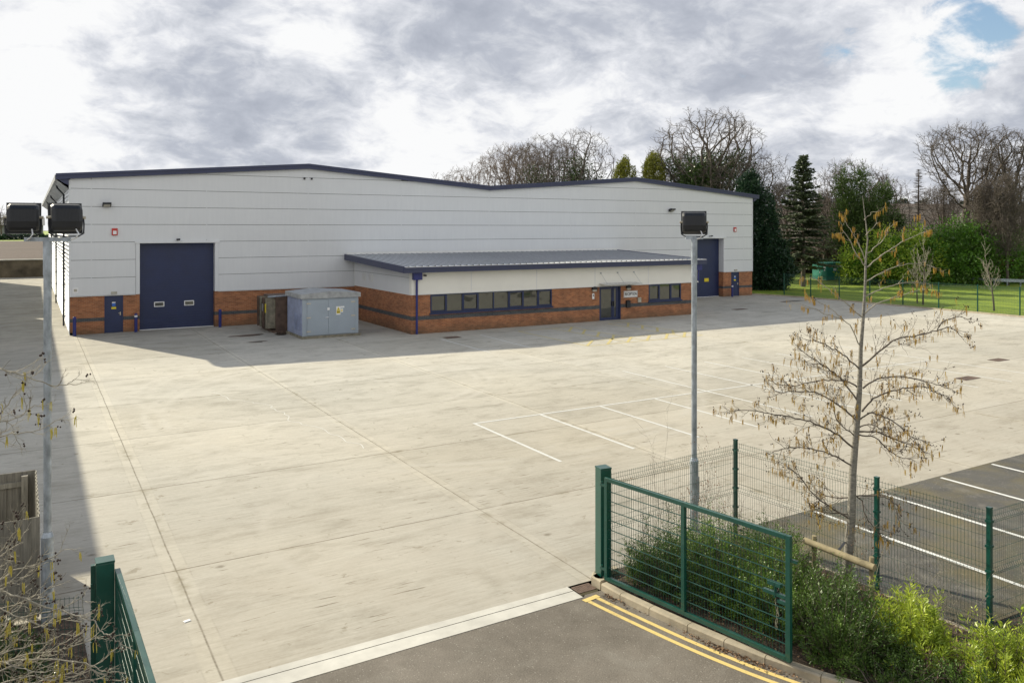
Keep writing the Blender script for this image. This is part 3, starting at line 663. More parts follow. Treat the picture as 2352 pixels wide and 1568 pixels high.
for (x, z) in ((4.05, 2.27), (53.1, 2.27)):
    e = MB(); e.box(x - .15, -.09, z - .06, x + .15, -.001, z + .07); part('emergency_light', e, M['lens'], wh, .015)
# roof, fascia, side walls
rx = [X0 - .68, 15.2, 28.4, 41.9, X1 + .65]
def rz(x): return float(np.interp(x, rx, [8.90, 10.0, 8.95, 10.0, 8.85]))
rf = MB(); yb = 62.0
for a, b in zip(rx[:-1], rx[1:]): rf.prism([(a, rz(a) - .12), (b, rz(b) - .12), (b, rz(b) - .02), (a, rz(a) - .02)], lambda u, v, h: (u, h, v), -.12, yb)
part('roof', rf, M['roof'], wh)
fa = MB()
for a, b in zip(rx[:-1], rx[1:]):
    fa.prism([(a, rz(a) - .30), (b, rz(b) - .30), (b, rz(b)), (a, rz(a))], lambda u, v, h: (u, h, v), -.20, -.121)
    fa.prism([(a, rz(a) - .10), (b, rz(b) - .10), (b, rz(b) + .03), (a, rz(a) + .03)], lambda u, v, h: (u, h, v), -.235, -.2005)
fa.prism([(X0 - .62, rz(X0) - .32), (X0 - .05, rz(X0) - .32), (X0 - .05, 8.30), (X0 - .30, 8.42)], lambda u, v, h: (u, h, v), -.115, -.02)
fa.prism([(X1 + .58, rz(X1) - .32), (X1 + .06, rz(X1) - .32), (X1 + .06, 8.30), (X1 + .3, 8.42)], lambda u, v, h: (u, h, v), -.115, -.02)
part('fascia', fa, M['navy'], wh)
sf = MB(); sf.poly([(X0 - .66, -.1, 8.60), (X0 - .66, yb, 8.60), (X0 + .02, yb, 8.05), (X0 + .02, -.1, 8.05)]); sf.box(X0 - .72, -.1, 8.58, X0 - .66, yb, 8.86)
part('gutter_soffit', sf, M['kiosk_roof'], wh)
sw = MB(); prof = []; z = .12
while z < 8.55:
    prof += [(-.035, z), (-.035, z + .07), (.012, z + .10), (.012, z + .20)]; z += .24
V = [(X0 + dx, y, zz) for y in (.16, yb) for dx, zz in prof]; n = len(prof)
sw.add(V, [(i, i + 1, n + i + 1, n + i) for i in range(n - 1)]); part('corrugated_side_wall', sw, M['silver'], wh)
core = MB(); core.box(X0 + .05, .34, 0, X0 + .3, yb, 8.6); core.box(X1 - .3, .34, 0, X1, yb, 8.6); core.box(X0 + .3, yb - .3, 0, X1 - .3, yb, 8.6); core.box(X0 - .02, .03, -.01, X0 + .2, yb, .12)
core.box(X0 - .045, -.035, .1, X0 - .005, .16, 8.6)
part('wall', core, M['clad'], wh)
for y in (4.7, 22.0, 39.):
    p = MB(); p.tube([(X0 - .55, y, 8.62), (X0 - .5, y, 8.35), (X0 - .15, y, 7.95), (X0 - .15, y, .05)], .055, 8)
    for q in range(8): p.box(X0 - .22, y - .07, .6 + q * .95, X0 - .04, y + .07, .66 + q * .95)
    part('downpipe', p, M['black'], wh)
def walllight(x, z, y=0.):
    mb = MB(); mb.prism([(-.02, -.12), (-.16, -.10), (-.42, .06), (-.40, .14), (-.14, .13), (-.02, .08)], lambda u, v, h: (x + h, y + u, z + v), -.22, .22)
    o = part('floodlight', mb, M['black'], wh, .01); l = MB(); l.obox((x, y - .30, z - .045), (1, 0, 0), (0, -.26, .16), (0, .16, .26), .17, .11, .004); part('lens', l, M['lens'], o)
walllight(3.67, 7.24); walllight(45.6, 7.42)
for x, z in ((4.08, 5.72), (53.0, 5.82)):
    a = MB(); a.box(x - .15, -.09, z - .2, x + .15, -.001, z + .2); o = part('alarm_box', a, M['sign_red'], wh, .02)
    a = MB(); a.box(x - .09, -.096, z - .14, x + .09, -.0905, z + .06); part('alarm_face', a, M['sign_white'], o)
for x in (7.42, 50.0):
    a = MB(); a.box(x - .05, -.25, DT + .16, x + .05, -.001, DT + .22); a.obox((x, -.27, DT + .21), (1, 0, 0), (0, 1, -.3), (0, .3, 1), .10, .08, .035); part('door_sensor', a, M['black'], wh, .008)
a = MB(); a.box(X1 + .001, .1, 5.5, X1 + .25, .16, 5.55); a.box(X1 + .2, -.05, 5.46, X1 + .32, .2, 5.56); part('camera', a, M['black'], wh)
for x in (14.95, 15.42):
    a = MB(); a.box(x - .05, -.10, 9.03, x + .05, -.001, 9.15); part('bird_vent', a, M['black'], wh)
a = MB(); a.box(1.98, -.012, 2.32, 2.26, -.001, 2.62); s_ = part('notice', a, M['sign_white'], wh); a = MB(); a.box(2.04, -.015, 2.40, 2.20, -.0125, 2.54); part('symbol', a, M['alarm_red'] if 'alarm_red' in M else M['lens'], s_)
# ---------------------------------------------------------------- reception wing
AX0, AX1, AY = 18.26, 39.35, -9.33
an = thing('reception_wing', 'low brick reception wing with pale seamed roof and navy fascia attached to the warehouse', 'office wing', (28.8, AY, 0))
WIN1 = (19.41, 27.66, 1.05, 2.2); WIN2 = (35.37, 38.24, 1.0, 2.2); DOOR = (31.3, 33.03)
bw = MB()
for a, b, z0, z1 in ((AX0, WIN1[0], -.02, 2.2), (WIN1[0], WIN1[1], -.02, WIN1[2]), (WIN1[1], DOOR[0], -.02, 2.2), (DOOR[1], WIN2[0], -.02, 2.2), (WIN2[0], WIN2[1], -.02, WIN2[2]), (WIN2[1], AX1, -.02, 2.2)):
    bw.box(a, AY, z0, b, AY + .3, z1)
bw.box(AX0, AY + .3, -.02, AX0 + .3, -.075, 2.2); bw.box(AX1 - .3, AY + .3, -.02, AX1, -.075, 2.2)
part('brick_wall', bw, M['brick_annex'], an)
fp = MB(); fp.box(AX0 - .02, AY - .06, 2.23, AX1 + .40, AY + .25, 3.5); part('fascia_panel', fp, M['panel_white'], an)
fj = MB()
for x in (22.0, 26.5, 30.9, 35.3): fj.box(x - .03, AY - .066, 2.23, x + .03, AY - .0605, 3.5)
fj.box(AX0 - .04, AY - .09, 2.19, AX1 + .42, AY + .25, 2.229); part('drip_trim', fj, M['trim_white'], an)
def az(y): return 3.80 + (y + 9.8) * .040
sp = MB(); sp.prism([(AY + .26, 2.2), (-.075, 2.2), (-.075, az(0) - .3), (AY + .26, az(AY) - .3)], lambda u, v, h: (h, u, v), AX0, AX0 + .25)
part('side_cladding', sp, M['clad'], an); sp = MB(); sp.prism([(AY + .26, 2.2), (-.075, 2.2), (-.075, az(0) - .3), (AY + .26, az(AY) - .3)], lambda u, v, h: (h, u, v), AX1 - .25, AX1); part('side_cladding', sp, M['clad'], an)
sj = MB(); sj.box(AX0 - .004, AY + .26, 3.14, AX0 - .001, -.08, 3.155); part('panel_joint', sj, M['dark'], an)
sj = MB(); sj.box(AX0 - .02, AY - .02, 2.18, AX0 - .0005, -.08, 2.21); sj.box(AX0 - .03, -.12, 2.21, AX0 + .02, -.08, 3.9); part('drip_trim', sj, M['trim_white'], an)
rf = MB(); RX0, RX1, RY0 = 17.62, 39.95, -9.85
rf.prism([(RY0, az(RY0) - .10), (-.08, az(-.08) - .10), (-.08, az(-.08)), (RY0, az(RY0))], lambda u, v, h: (h, u, v), RX0, RX1); part('roof', rf, M['roof'], an)
x = RX0 + .25
while x < RX1 - .1:
    rb = MB(); rb.prism([(RY0 - .01, az(RY0)), (-.08, az(-.08)), (-.08, az(-.08) + .05), (RY0 - .01, az(RY0) + .05)], lambda u, v, h: (h, u, v), x - .018, x + .018); sm_ = part('seam', rb, M['seam'], an)
    rb = MB(); rb.box(x - .03, RY0 - .035, az(RY0) - .0, x + .03, RY0 - .012, az(RY0) + .05); part('seam_end', rb, M['dark'], sm_); x += .40
nf = MB(); nf.box(RX0 - .05, RY0 - .12, 3.46, RX1 + .05, RY0 - .005, 3.79); nf.box(RX0 - .06, RY0 - .15, 3.66, RX1 + .06, RY0 - .121, 3.77)
for xx, s in ((RX0, -1), (RX1, 1)):
    xa, xb = sorted((xx + s * .002, xx + s * .06)); nf.prism([(RY0 - .004, 3.46), (-.08, az(0) - .32), (-.08, az(0) + .05), (RY0 - .004, 3.83)], lambda u, v, h: (h, u, v), xa, xb)
    nf.prism([(RY0 + .1, 3.47), (-.1, az(0) - .31), (-.1, az(0) - .28), (RY0 + .1, 3.50)], lambda u, v, h: (h, u, v), *(sorted((xx, AX0 if s < 0 else AX1))))
part('navy_fascia', nf, M['navy'], an)
lf = MB(); lf.box(RX0, RY0 - .16, 3.775, RX1, RY0 - .002, 3.80); part('gutter_edge', lf, M['trim_white'], an)
so = MB(); so.box(RX0, RY0, 3.48, RX1, AY - .061, 3.50); part('soffit', so, M['navy'], an)
fl = MB(); fl.box(RX0 + .1, -.10, az(0) + .02, RX1, -.06, az(0) + .16); part('flashing', fl, M['trim_white'], an)
def window(W, n, opens, label):
    x0, x1, z0, z1 = W; f = MB(); y = AY + .06; t = .07
    f.box(x0, y - .04, z1 - .06, x1, y + .06, z1 + .0); f.box(x0, y - .04, z0 + .08, x1, y + .06, z0 + .15); xs = [x0 + (x1 - x0) * i / n for i in range(n + 1)]
    for i, x in enumerate(xs): a = max(x0, x - t / 2); b = min(x1, x + t / 2); a, b = (x0, x0 + t) if i == 0 else ((x1 - t, x1) if i == n else (a, b)); f.box(a, y - .039, z0 + .151, b, y + .059, z1 - .061)
    for i in opens:
        a, b = xs[i] + .035, xs[i + 1] - .035
        f.box(a, y - .055, z1 - .13, b, y - .0395, z1 - .0615); f.box(a, y - .055, z0 + .152, b, y - .0395, z0 + .21); f.box(a, y - .055, z0 + .211, a + .06, y - .0395, z1 - .131); f.box(b - .06, y - .055, z0 + .211, b, y - .0395, z1 - .131)
    o = part('window', f, M['blue'], an); o['label'] = label
    for a, b in zip(xs[:-1], xs[1:]): p = MB(); p.box(a + .03, y, z0 + .14, b - .03, y + .012, z1 - .05); part('pane', p, M['glass'], o)
    s = MB(); s.box(x0 - .05, AY - .09, z0 - .01, x1 + .05, AY + .08, z0 + .079); part('sill', s, M['blue'], o)
window(WIN1, 8, (0, 2, 5, 7), 'long eight-pane window with blue frame'); window(WIN2, 3, (0, 2), 'three-pane blue window right of the entrance')
f = MB(); y = AY + .12; a, b = DOOR
for q0, q1 in ((a, a + .08), (b - .08, b)): f.box(q0, AY + .02, 0, q1, y + .06, 2.2)
f.box(a + .08, AY + .02, 2.12, b - .08, y + .06, 2.2); ent = part('entrance_frame', f, M['blue'], an)
for q0, q1 in ((a + .09, a + 1.13), (a + 1.15, b - .22)):
    f = MB(); f.box(q0, y - .03, .0, q0 + .1, y + .03, 2.11); f.box(q1 - .1, y - .03, 0, q1, y + .03, 2.11); f.box(q0 + .1, y - .03, 0, q1 - .1, y + .03, .18); f.box(q0 + .1, y - .03, 2.0, q1 - .1, y + .03, 2.11); dd = part('door', f, M['blue'], an)
    p = MB(); p.box(q0 + .09, y - .008, .17, q1 - .09, y + .004, 2.01); part('pane', p, M['glass'], dd)
    h = MB(); xx = q1 - .05 if q0 < a + .5 else q0 + .05; h.box(xx - .025, y - .09, .9, xx + .025, y - .031, 1.2); part('handle', h, M['black'], dd)
f = MB(); f.box(b - .22, y - .02, 0, b - .081, y + .03, 2.11); part('side_frame', f, M['blue'], an)
# canopy with three tie rods
ca = MB(); ca.obox((32.7, AY - .46, 2.36), (1, 0, 0), (0, 1, .06), (0, -.06, 1), 1.5, .40, .012); can = part('glass_canopy', ca, simple('pale_canopy', (.50, .50, .48), .25, .05, 2.), an)
for x in (31.35, 32.7, 34.05):
    t = MB(); t.tube([(x, AY - .07, 3.05), (x + .02, AY - .80, 2.36)], .008, 5); t.box(x - .05, AY - .10, 3.02, x + .05, AY - .061, 3.09); part('tie_rod', t, M['galv'], can)
for x in (30.85, 33.62):
    g_ = MB(); g_.add(*(lambda n: ([(x + .19 * math.cos(math.pi * i / n), AY - d, 2.03 + .19 * math.sin(math.pi * i / n)) for d in (0.001, .16) for i in range(n + 1)], [(i, i + 1, n + 2 + i, n + 1 + i) for i in range(n)] + [tuple(range(n + 1, 2 * n + 2))] + [(0, n, 2 * n + 1, n + 1)]))(10))
    o = part('bulkhead_light', g_, M['black'], an); l = MB(); l.box(x - .15, AY - .13, 1.90, x + .15, AY - .001, 2.028); part('lens', l, M['lens'], o, .02)
sg = MB(); sg.box(33.26, AY - .03, 1.40, 34.40, AY - .001, 1.83); so_ = part('reception_sign', sg, M['sign_white'], an, .004)
fr = MB()
for q in ((33.28, 1.42, 34.38, 1.435), (33.28, 1.795, 34.38, 1.81), (33.28, 1.436, 33.295, 1.794), (34.365, 1.436, 34.38, 1.794)): fr.box(q[0], AY - .034, q[1], q[2], AY - .0305, q[3])
part('border', fr, M['ink'], so_); textmesh('lettering', 'RECEPTION', .27, M['ink'], so_, (33.83, AY - .034, 1.615), (R(90), 0, 0), .006, .70)
sg = MB(); sg.box(30.72, AY - .02, 1.42, 30.88, AY - .001, 1.78); nb = part('number_plate', sg, M['sign_white'], an); textmesh('numeral', '4', .2, M['ink'], nb, (30.8, AY - .024, 1.64), (R(90), 0, 0), .004)
lb_ = MB(); lb_.box(33.42, AY - .16, .75, 33.72, AY - .001, 1.16); lb_.obox((33.57, AY - .09, 1.19), (1, 0, 0), (0, 1, .25), (0, -.25, 1), .17, .10, .015); part('letter_box', lb_, M['black'], an, .012)
ic = MB(); ic.box(34.42, AY - .09, 1.04, 34.67, AY - .001, 1.36); io = part('intercom', ic, M['lens'], an, .01); 
for x in (34.48, 34.61): ii = MB(); ii.tube([(x, AY - .1, 1.26), (x, AY - .0905, 1.26)], .022, 8); part('button', ii, M['ink'], io)
hp = MB(); hp.box(18.27, AY - .34, 3.05, 18.78, AY - .062, 3.44); dpp = part('rainwater_hopper', hp, M['blue_pipe'], an, .01)
hp = MB(); hp.tube([(18.52, AY - .17, 3.06), (18.52, AY - .15, 2.9), (18.52, AY - .15, .02)], .062, 10); part('downpipe', hp, M['blue_pipe'], an)
hp = MB(); hp.box(39.35, AY - .34, 3.05, 39.85, AY - .062, 3.44); hp.tube([(39.7, AY - .15, 3.06), (39.7, AY - .1, 2.3)], .06, 8); part('rainwater_hopper', hp, M['blue_pipe'], an)
cm = MB(); cm.tube([(19.0, AY - .35, 3.28), (19.0, AY - .062, 3.28)], .05, 8); part('camera', cm, M['black'], an)
for y in (-1.9, -3.1):
    v = MB(); v.box(AX0 - .03, y - .3, 2.62, AX0 - .0005, y + .3, 2.66); v.box(AX0 - .03, y - .3, 3.04, AX0 - .0005, y + .3, 3.08); v.box(AX0 - .03, y - .3, 2.661, AX0 - .0005, y - .26, 3.039); v.box(AX0 - .03, y + .26, 2.661, AX0 - .0005, y + .3, 3.039)
    for k in range(6): v.box(AX0 - .025, y - .259, 2.68 + k * .06, AX0 - .0005, y + .259, 2.71 + k * .06)
    part('wall_vent', v, M['trim_white'], an)
pv = MB(); pv.box(AX0 - .02, AY - .55, .001, AX1 + .05, AY - .50, .004)
structure(part('pavement_edge', pv, M['channel']))
# ---------------------------------------------------------------- bollards
def bollard(loc, label, cap=None):
    t = thing('bollard', label, 'bollard', loc, 'blue steel bollards guarding the doors')
    x, y, z = loc; b = MB(); b.tube([(x, y, 0), (x, y, 1.02)], .085, 14); part('post', b, M['blue_pipe'], t)
    b = MB(); b.tube([(x, y, .86), (x, y, .96)], .088, 14, False); part('band', b, M[cap or 'blue_pipe'], t)
    b = MB(); b.tube([(x, y, 1.02), (x, y, 1.06), (x, y, 1.075)], [.085, .06, .01], 14); part('cap', b, M['blue_pipe'], t)
bollard((2.05, -.55, 0), 'blue bollard at the left corner of the warehouse')
bollard((5.15, -.30, 0), 'blue bollard with white band left of the left roller door', 'sign_white')
bollard((9.75, -.35, 0), 'blue bollard right of the left roller door')
bollard((52.25, -.45, 0), 'blue bollard with white band by the right roller door', 'sign_white')
# ---------------------------------------------------------------- grey electrical kiosk and radiator
kx0, kx1, ky0, ky1 = 12.48, 15.62, -8.08, -5.15
kt = thing('electrical_kiosk', 'blue-grey painted electrical kiosk with double doors beside the reception wing', 'electrical kiosk', ((kx0 + kx1) / 2, -6.6, 0))
p = MB(); p.box(kx0 - .06, ky0 - .12, -.02, kx1 + .10, ky1 + .1, .13); part('plinth', p, M['plinth'], kt, .01)
b = MB(); b.box(kx0, ky0, .13, kx1, ky1, 2.16); part('body', b, M['kiosk'], kt, .012)
b = MB(); b.box(kx0 - .004, ky0 + .03, .15, kx0 - .001, ky1 - .03, 2.12); part('side_panel', b, M['kiosk_side'], kt)
r_ = MB(); o = .10; zc = 2.14
r_.box(kx0 - o, ky0 - o, zc, kx1 + o, ky1 + o, zc + .24)
cxm = (kx0 + kx1) / 2 - .1
r_.add([(kx0 - o, ky0 - o, zc + .24), (kx1 + o, ky0 - o, zc + .24), (kx1 + o, ky1 + o, zc + .24), (kx0 - o, ky1 + o, zc + .24), (cxm, ky0 - o, zc + .36), (cxm, ky1 + o, zc + .36)], [(0, 1, 4), (1, 2, 5, 4), (2, 3, 5), (3, 0, 4, 5)])
part('roof', r_, M['kiosk_roof'], kt)
for q0, q1 in ((kx0 + .27, kx0 + 1.42), (kx0 + 1.43, kx1 - .25)):
    d = MB(); d.box(q0, ky0 - .03, .17, q1, ky0 - .001, 2.05); do = part('door', d, M['kiosk'], kt, .006)
    hx = q0 if q0 < kx0 + 1 else q1
    for z in (.38, 1.12, 1.88): h = MB(); s = 1 if hx == q0 else -1; h.box(*((hx - .05, ky0 - .05, z - .03, hx + .18, ky0 - .031, z + .03) if s > 0 else (hx - .18, ky0 - .05, z - .03, hx + .05, ky0 - .031, z + .03))); part('hinge', h, M['steel'], do)
f = MB()
for q in ((kx0 + .22, .14, kx0 + .265, 2.10), (kx1 - .245, .14, kx1 - .20, 2.10)): f.box(q[0], ky0 - .02, q[1], q[2], ky0 - .001, q[3])
f.box(kx0 + .265, ky0 - .02, 2.055, kx1 - .245, ky0 - .001, 2.10); part('door_frame', f, M['kiosk'], kt)
h = MB(); h.box(kx0 + 1.36, ky0 - .07, 1.48, kx0 + 1.48, ky0 - .031, 1.62); h.tube([(kx0 + 1.25, ky0 - .06, 1.08), (kx0 + 1.42, ky0 - .06, 1.10)], .02, 6); part('handle', h, M['sign_white'], kt)
def sign(x0, z0, x1, z1, m, y, par, name='notice'):
    s = MB(); s.box(x0, y - .004, z0, x1, y, z1); return part(name, s, M[m], par)
n1 = sign(kx0 + 1.86, 1.20, kx0 + 2.10, 1.66, 'sign_white', ky0 - .032, kt); t = MB(); t.prism([(kx0 + 1.88, 1.44), (kx0 + 2.08, 1.44), (kx0 + 1.98, 1.64)], lambda u, v, h: (u, h, v), ky0 - .040, ky0 - .0365); t.box(kx0 + 1.88, ky0 - .040, 1.27, kx0 + 2.08, ky0 - .0365, 1.425); part('warning_triangle', t, M['sign_yellow'], n1)
t = MB(); t.prism([(kx0 + 1.965, 1.47), (kx0 + 1.995, 1.47), (kx0 + 1.98, 1.58)], lambda u, v, h: (u, h, v), ky0 - .043, ky0 - .0405)
for zz in (1.30, 1.34, 1.38): t.box(kx0 + 1.90, ky0 - .043, zz, kx0 + 2.06, ky0 - .0405, zz + .018)
part('lettering', t, M['ink'], n1)
sign(kx0 + 2.105, 1.57, kx0 + 2.32, 1.66, 'sign_white', ky0 - .032, kt); n2 = sign(kx0 + 2.11, 1.33, kx0 + 2.25, 1.53, 'sign_white', ky0 - .032, kt)
t = MB(); t.prism([(kx0 + 2.12, 1.38), (kx0 + 2.24, 1.38), (kx0 + 2.18, 1.51)], lambda u, v, h: (u, h, v), ky0 - .040, ky0 - .0365); part('warning_triangle', t, M['sign_yellow'], n2)
v = MB()
for k in range(11): v.obox((kx0 - .02, ky0 + .95 - .15, .45 + k * .075), (0, 1, 0), (1, 0, .6), (-.6, 0, 1), .55, .025, .006)
v.box(kx0 - .03, ky0 + .22, .38, kx0 - .005, ky0 + .25, 1.30); v.box(kx0 - .03, ky0 + 1.36, .38, kx0 - .005, ky0 + 1.39, 1.30); part('louvre_vent', v, M['kiosk_side'], kt)
tr = thing('transformer', 'brown finned transformer standing between the grey kiosk and the brick wall', 'transformer', (12.2, -3.2, 0))
b = MB(); b.box(11.95, -4.75, .12, 13.6, -2.1, 1.9); b.box(11.9, -4.8, 1.9, 13.7, -2.05, 2.02); b.box(11.8, -4.8, 0, 13.7, -2.0, .12); part('tank', b, M['rust'], tr, .01)
for k in range(4):
    f = MB(); y = -4.6 + k * .62; f.box(11.42, y, .25, 11.949, y + .07, 1.95); f.box(11.42, y - .06, .3, 11.46, y - .001, 1.9); f.box(11.42, y + .20, .22, 11.949, y + .26, 1.97); part('radiator_fin', f, M['rust'] if k % 2 else M['plinth'], tr)
p = MB(); p.tube([(11.5, -4.7, 2.05), (12.9, -4.7, 2.08)], .05, 8); p.box(11.40, -4.0, 1.2, 11.415, -3.75, 1.6); part('pipework', p, M['galv'], tr)
s = MB(); s.box(11.405, -4.63, 1.15, 11.419, -4.40, 1.65); part('notice', s, M['sign_yellow'], tr)
# ---------------------------------------------------------------- floodlight columns
def floodhead(name, c, yaw, tilt, parent, w=.47, h=.42, d=.20):
    """cast housing seen from behind; yaw = direction it faces (deg, 0 = +Y, positive towards +X)"""
    Mx = Matrix.Translation(c) @ Euler((R(-tilt), 0, R(-yaw))).to_matrix().to_4x4()
    def T(vs): return [Mx @ Vector(v) for v in vs]
    mb = MB(); n = 9; prof = []
    # section (y,z): flat front at y=+d/2, rounded ribbed back
    prof = [(d / 2, -h / 2), (d / 2, h / 2), (.02, h / 2 - .005), (-d / 2 + .05, h / 2 - .04), (-d / 2, h / 2 - .10), (-d / 2, -h / 2 + .13), (-d / 2 + .03, -h / 2 + .05), (-d / 2 + .07, -h / 2 + .01), (.02, -h / 2)]
    xs = [(-w / 2, .86), (-w / 2 + .035, 1.0), (w / 2 - .035, 1.0), (w / 2, .86)]
    vs = []
    for x, s in xs: vs += [(x, (y if y > 0 else y * s), z * (s if y < .05 else 1)) for y, z in prof]
    m = len(prof); fs = [(i * m + k, i * m + (k + 1) % m, (i + 1) * m + (k + 1) % m, (i + 1) * m + k) for i in range(3) for k in range(m)] + [tuple(range(m))[::-1], tuple(range(3 * m, 4 * m))]
    mb.add(T(vs), fs); o = part(name, mb, M['black'], parent, .012)
    rb = MB()
    for k in range(17):
        x = -w / 2 + .06 + (w - .12) * k / 16
        for a, b in (((-d / 2 + .05, h / 2 - .04), (-d / 2, h / 2 - .10)), ((-d / 2, h / 2 - .10), (-d / 2, -h / 2 + .13))):
            A, B = T([(x, a[0] - .003, a[1]), (x, b[0] - .003, b[1])]); rb.beam(A, B, .009, .008)
    part('cooling_rib', rb, M['black'], o)
    fr = MB(); fr.add(T([(x, y, z) for y in (d / 2 - .015, d / 2 + .02) for x, z in ((-w / 2 - .02, -h / 2 - .02), (w / 2 + .02, -h / 2 - .02), (w / 2 + .02, h / 2 + .02), (-w / 2 - .02, h / 2 + .02))]), [(0, 3, 2, 1), (4, 5, 6, 7), (0, 1, 5, 4), (1, 2, 6, 5), (2, 3, 7, 6), (3, 0, 4, 7)])
    part('front_rim', fr, M['black'], o)
    ln = MB(); ln.add(T([(x, d / 2 + .022, z) for x, z in ((-w / 2 + .02, -h / 2 + .02), (w / 2 - .02, -h / 2 + .02), (w / 2 - .02, h / 2 - .02), (-w / 2 + .02, h / 2 - .02))]), [(0, 1, 2, 3)]); part('lens', ln, M['glass'], o)
    br = MB(); pts = T([(-w / 2 - .025, .02, 0)]) + T([(-w / 2 - .03, .02, -.10)]) + T([(-w / 2 - .02, .02, -h / 2 - .03)]) + T([(-w / 2 + .05, .02, -h / 2 - .075), (w / 2 - .05, .02, -h / 2 - .075), (w / 2 + .02, .02, -h / 2 - .03), (w / 2 + .03, .02, -.10), (w / 2 + .025, .02, 0)])
    br.tube(pts, .012, 6); part('bracket', br, M['black'], o)
    bt = MB(); 
    for s in (-1, 1): A, B = T([(s * (w / 2 + .0), .02, 0), (s * (w / 2 + .055), .02, 0)]); bt.tube([A, B], .022, 8)
    part('bolt', bt, M['steel'], o)
    cb = MB(); pts = T([(w * .28, -d / 2 + .06, -h / 2 + .02), (w * .32, -d / 2 - .02, -h / 2 - .06), (w * .24, -d / 2 - .02, -h / 2 - .12), (w * .12, 0, -h / 2 - .13)]); cb.tube(pts, .011, 6); part('cable', cb, M['sign_white'], o)
    return o
RV = Vector((_C, -_S, 0))
def column(loc, H, label, heads, arm):
    t = thing('floodlight_column', label, 'floodlight', loc, 'galvanised floodlight columns by the entrance')
    x, y, z = loc; P = MB(); P.tube([(x, y, 0), (x, y, 1.35)], .085, 18); P.tube([(x, y, 1.35), (x, y, 1.42)], [.085, .058], 18, False); P.tube([(x, y, 1.42), (x, y, H - .5)], .054, 18); P.tube([(x, y, H - .5), (x, y, H)], .060, 18)
    part('pole', P, M['galv'], t)
    B = MB(); B.box(x - .02, y - .091, .55, x + .05, y - .084, 1.05); part('access_door', B, M['galv'], t)
    A = MB(); a = Vector((x, y, H + .03)); rv = RV; A.beam(a - rv * arm, a + rv * arm, .07, .06); part('crossarm', A, M['galv'], t)
    for c, yaw, tilt in heads: floodhead('floodlight', Vector((x, y, H)) + rv * c[0] + Vector((_S, _C, 0)) * c[1] + Vector((0, 0, c[2])), yaw, tilt, t, w=(.41 if arm > .3 else .45))
column((0.21, -37.25, 0), 5.72, 'galvanised column with two black floodlights at the left of the yard', [((-.36, .0, .36), 4, 8), ((.27, .02, .36), -8, 10)], .33)
column((11.22, -39.22, 0), 5.70, 'galvanised column with one black floodlight behind the right gate', [((.0, .0, .34), 40, 8)], .17)
wb = MB(); wb.tube([(0.23, -37.22, 5.85), (0.23, -37.22, 6.08)], .035, 8); 
# ---------------------------------------------------------------- mesh fences
def vmesh_panel(name, a, b, z0, z1, parent, mat, pitch=.05, r=.0028, fold=.03, folds=(.08, .5, .93), nside=3):
    a, b = Vector((*a, 0)), Vector((*b, 0)); L = (b - a).length; d = (b - a) / L; nn = Vector((d.y, -d.x, 0)); H = z1 - z0; segs = []
    prof = [(z0, 0)]
    for f in folds:
        zc = z0 + H * f; prof += [(zc - .05, 0), (zc, fold), (zc + .05, 0)]
    prof += [(z1 + .02, 0)]; prof = [p for p in prof if p[0] <= z1 + .021]
    n = int(L / pitch)
    for i in range(n + 1):
        p = a + d * (i * L / n)
        for (za, oa), (zb, ob) in zip(prof[:-1], prof[1:]): segs.append((*(p + nn * oa + Vector((0, 0, za))), *(p + nn * ob + Vector((0, 0, zb))), r, r))
    zs = [z0 + .01] + [q for f in folds for q in (z0 + H * f - .05, z0 + H * f + .05)] + [z for z in np.arange(z0 + .2, z1, .2) if all(abs(z - (z0 + H * f)) > .09 for f in folds)] + [z1]
    for z in zs: segs.append((*(a + Vector((0, 0, z))), *(b + Vector((0, 0, z))), r * 1.15, r * 1.15))
    for f in folds: z = z0 + H * f; segs.append((*(a + nn * fold + Vector((0, 0, z))), *(b + nn * fold + Vector((0, 0, z))), r * 1.15, r * 1.15))
    return segmesh(name, segs, mat, parent, nside)
def mesh_fence(name, pts, H, label, cat='mesh fence', post=.06, skip_first=False, skip_last=False, r=.0028, pitch=.05, z0=.08, folds=(.08, .5, .93), nclip=5, group=None):
    t = thing(name, label, cat, (pts[0][0], pts[0][1], 0), group)
    for i, (x, y) in enumerate(pts):
        if (i == 0 and skip_first) or (i == len(pts) - 1 and skip_last): continue
        p = MB(); p.box(x - post / 2, y - post / 2, -.02, x + post / 2, y + post / 2, H + .05); p.box(x - post / 2 - .004, y - post / 2 - .004, H + .05, x + post / 2 + .004, y + post / 2 + .004, H + .07)
        o = part('post', p, M['green'], t)
        if nclip:
            c = MB()
            for k in range(nclip): z = .25 + k * (H - .4) / (nclip - 1); c.box(x - post / 2 - .012, y - post / 2 - .012, z, x + post / 2 + .012, y + post / 2 + .012, z + .035)
            part('clip', c, M['green'], o)
    for a, b in zip(pts[:-1], pts[1:]):
        va, vb = Vector(a), Vector(b); d = (vb - va).normalized() * (post / 2 + .01); vmesh_panel('mesh_panel', va + d, vb - d, z0, H, t, M['green_wire'], pitch, r, folds=folds)
    return t
FP1, FP2, FP3 = (11.52, -40.02), (11.74, -42.86), (11.86, -44.58)
mesh_fence('mesh_fence', [(8.22, -40.30), FP1], 1.80, 'green welded mesh fence panel from the right gate post to the corner post', skip_first=True, skip_last=True)
mesh_fence('mesh_fence', [FP1, FP2, FP3], 1.84, 'green welded mesh fence between the planting bed and the car park, behind the alder')
mesh_fence('mesh_fence', [FP3, (14.5, -44.66), (17.1, -44.72)], 1.84, 'green welded mesh fence turning right from the corner post at the picture edge', skip_first=True)
mesh_fence('mesh_fence', [(.58, -39.95), (-1.9, -39.1)], 1.42, 'low green mesh fence left of the left gate post', skip_first=True, z0=.05, folds=(.12, .88))
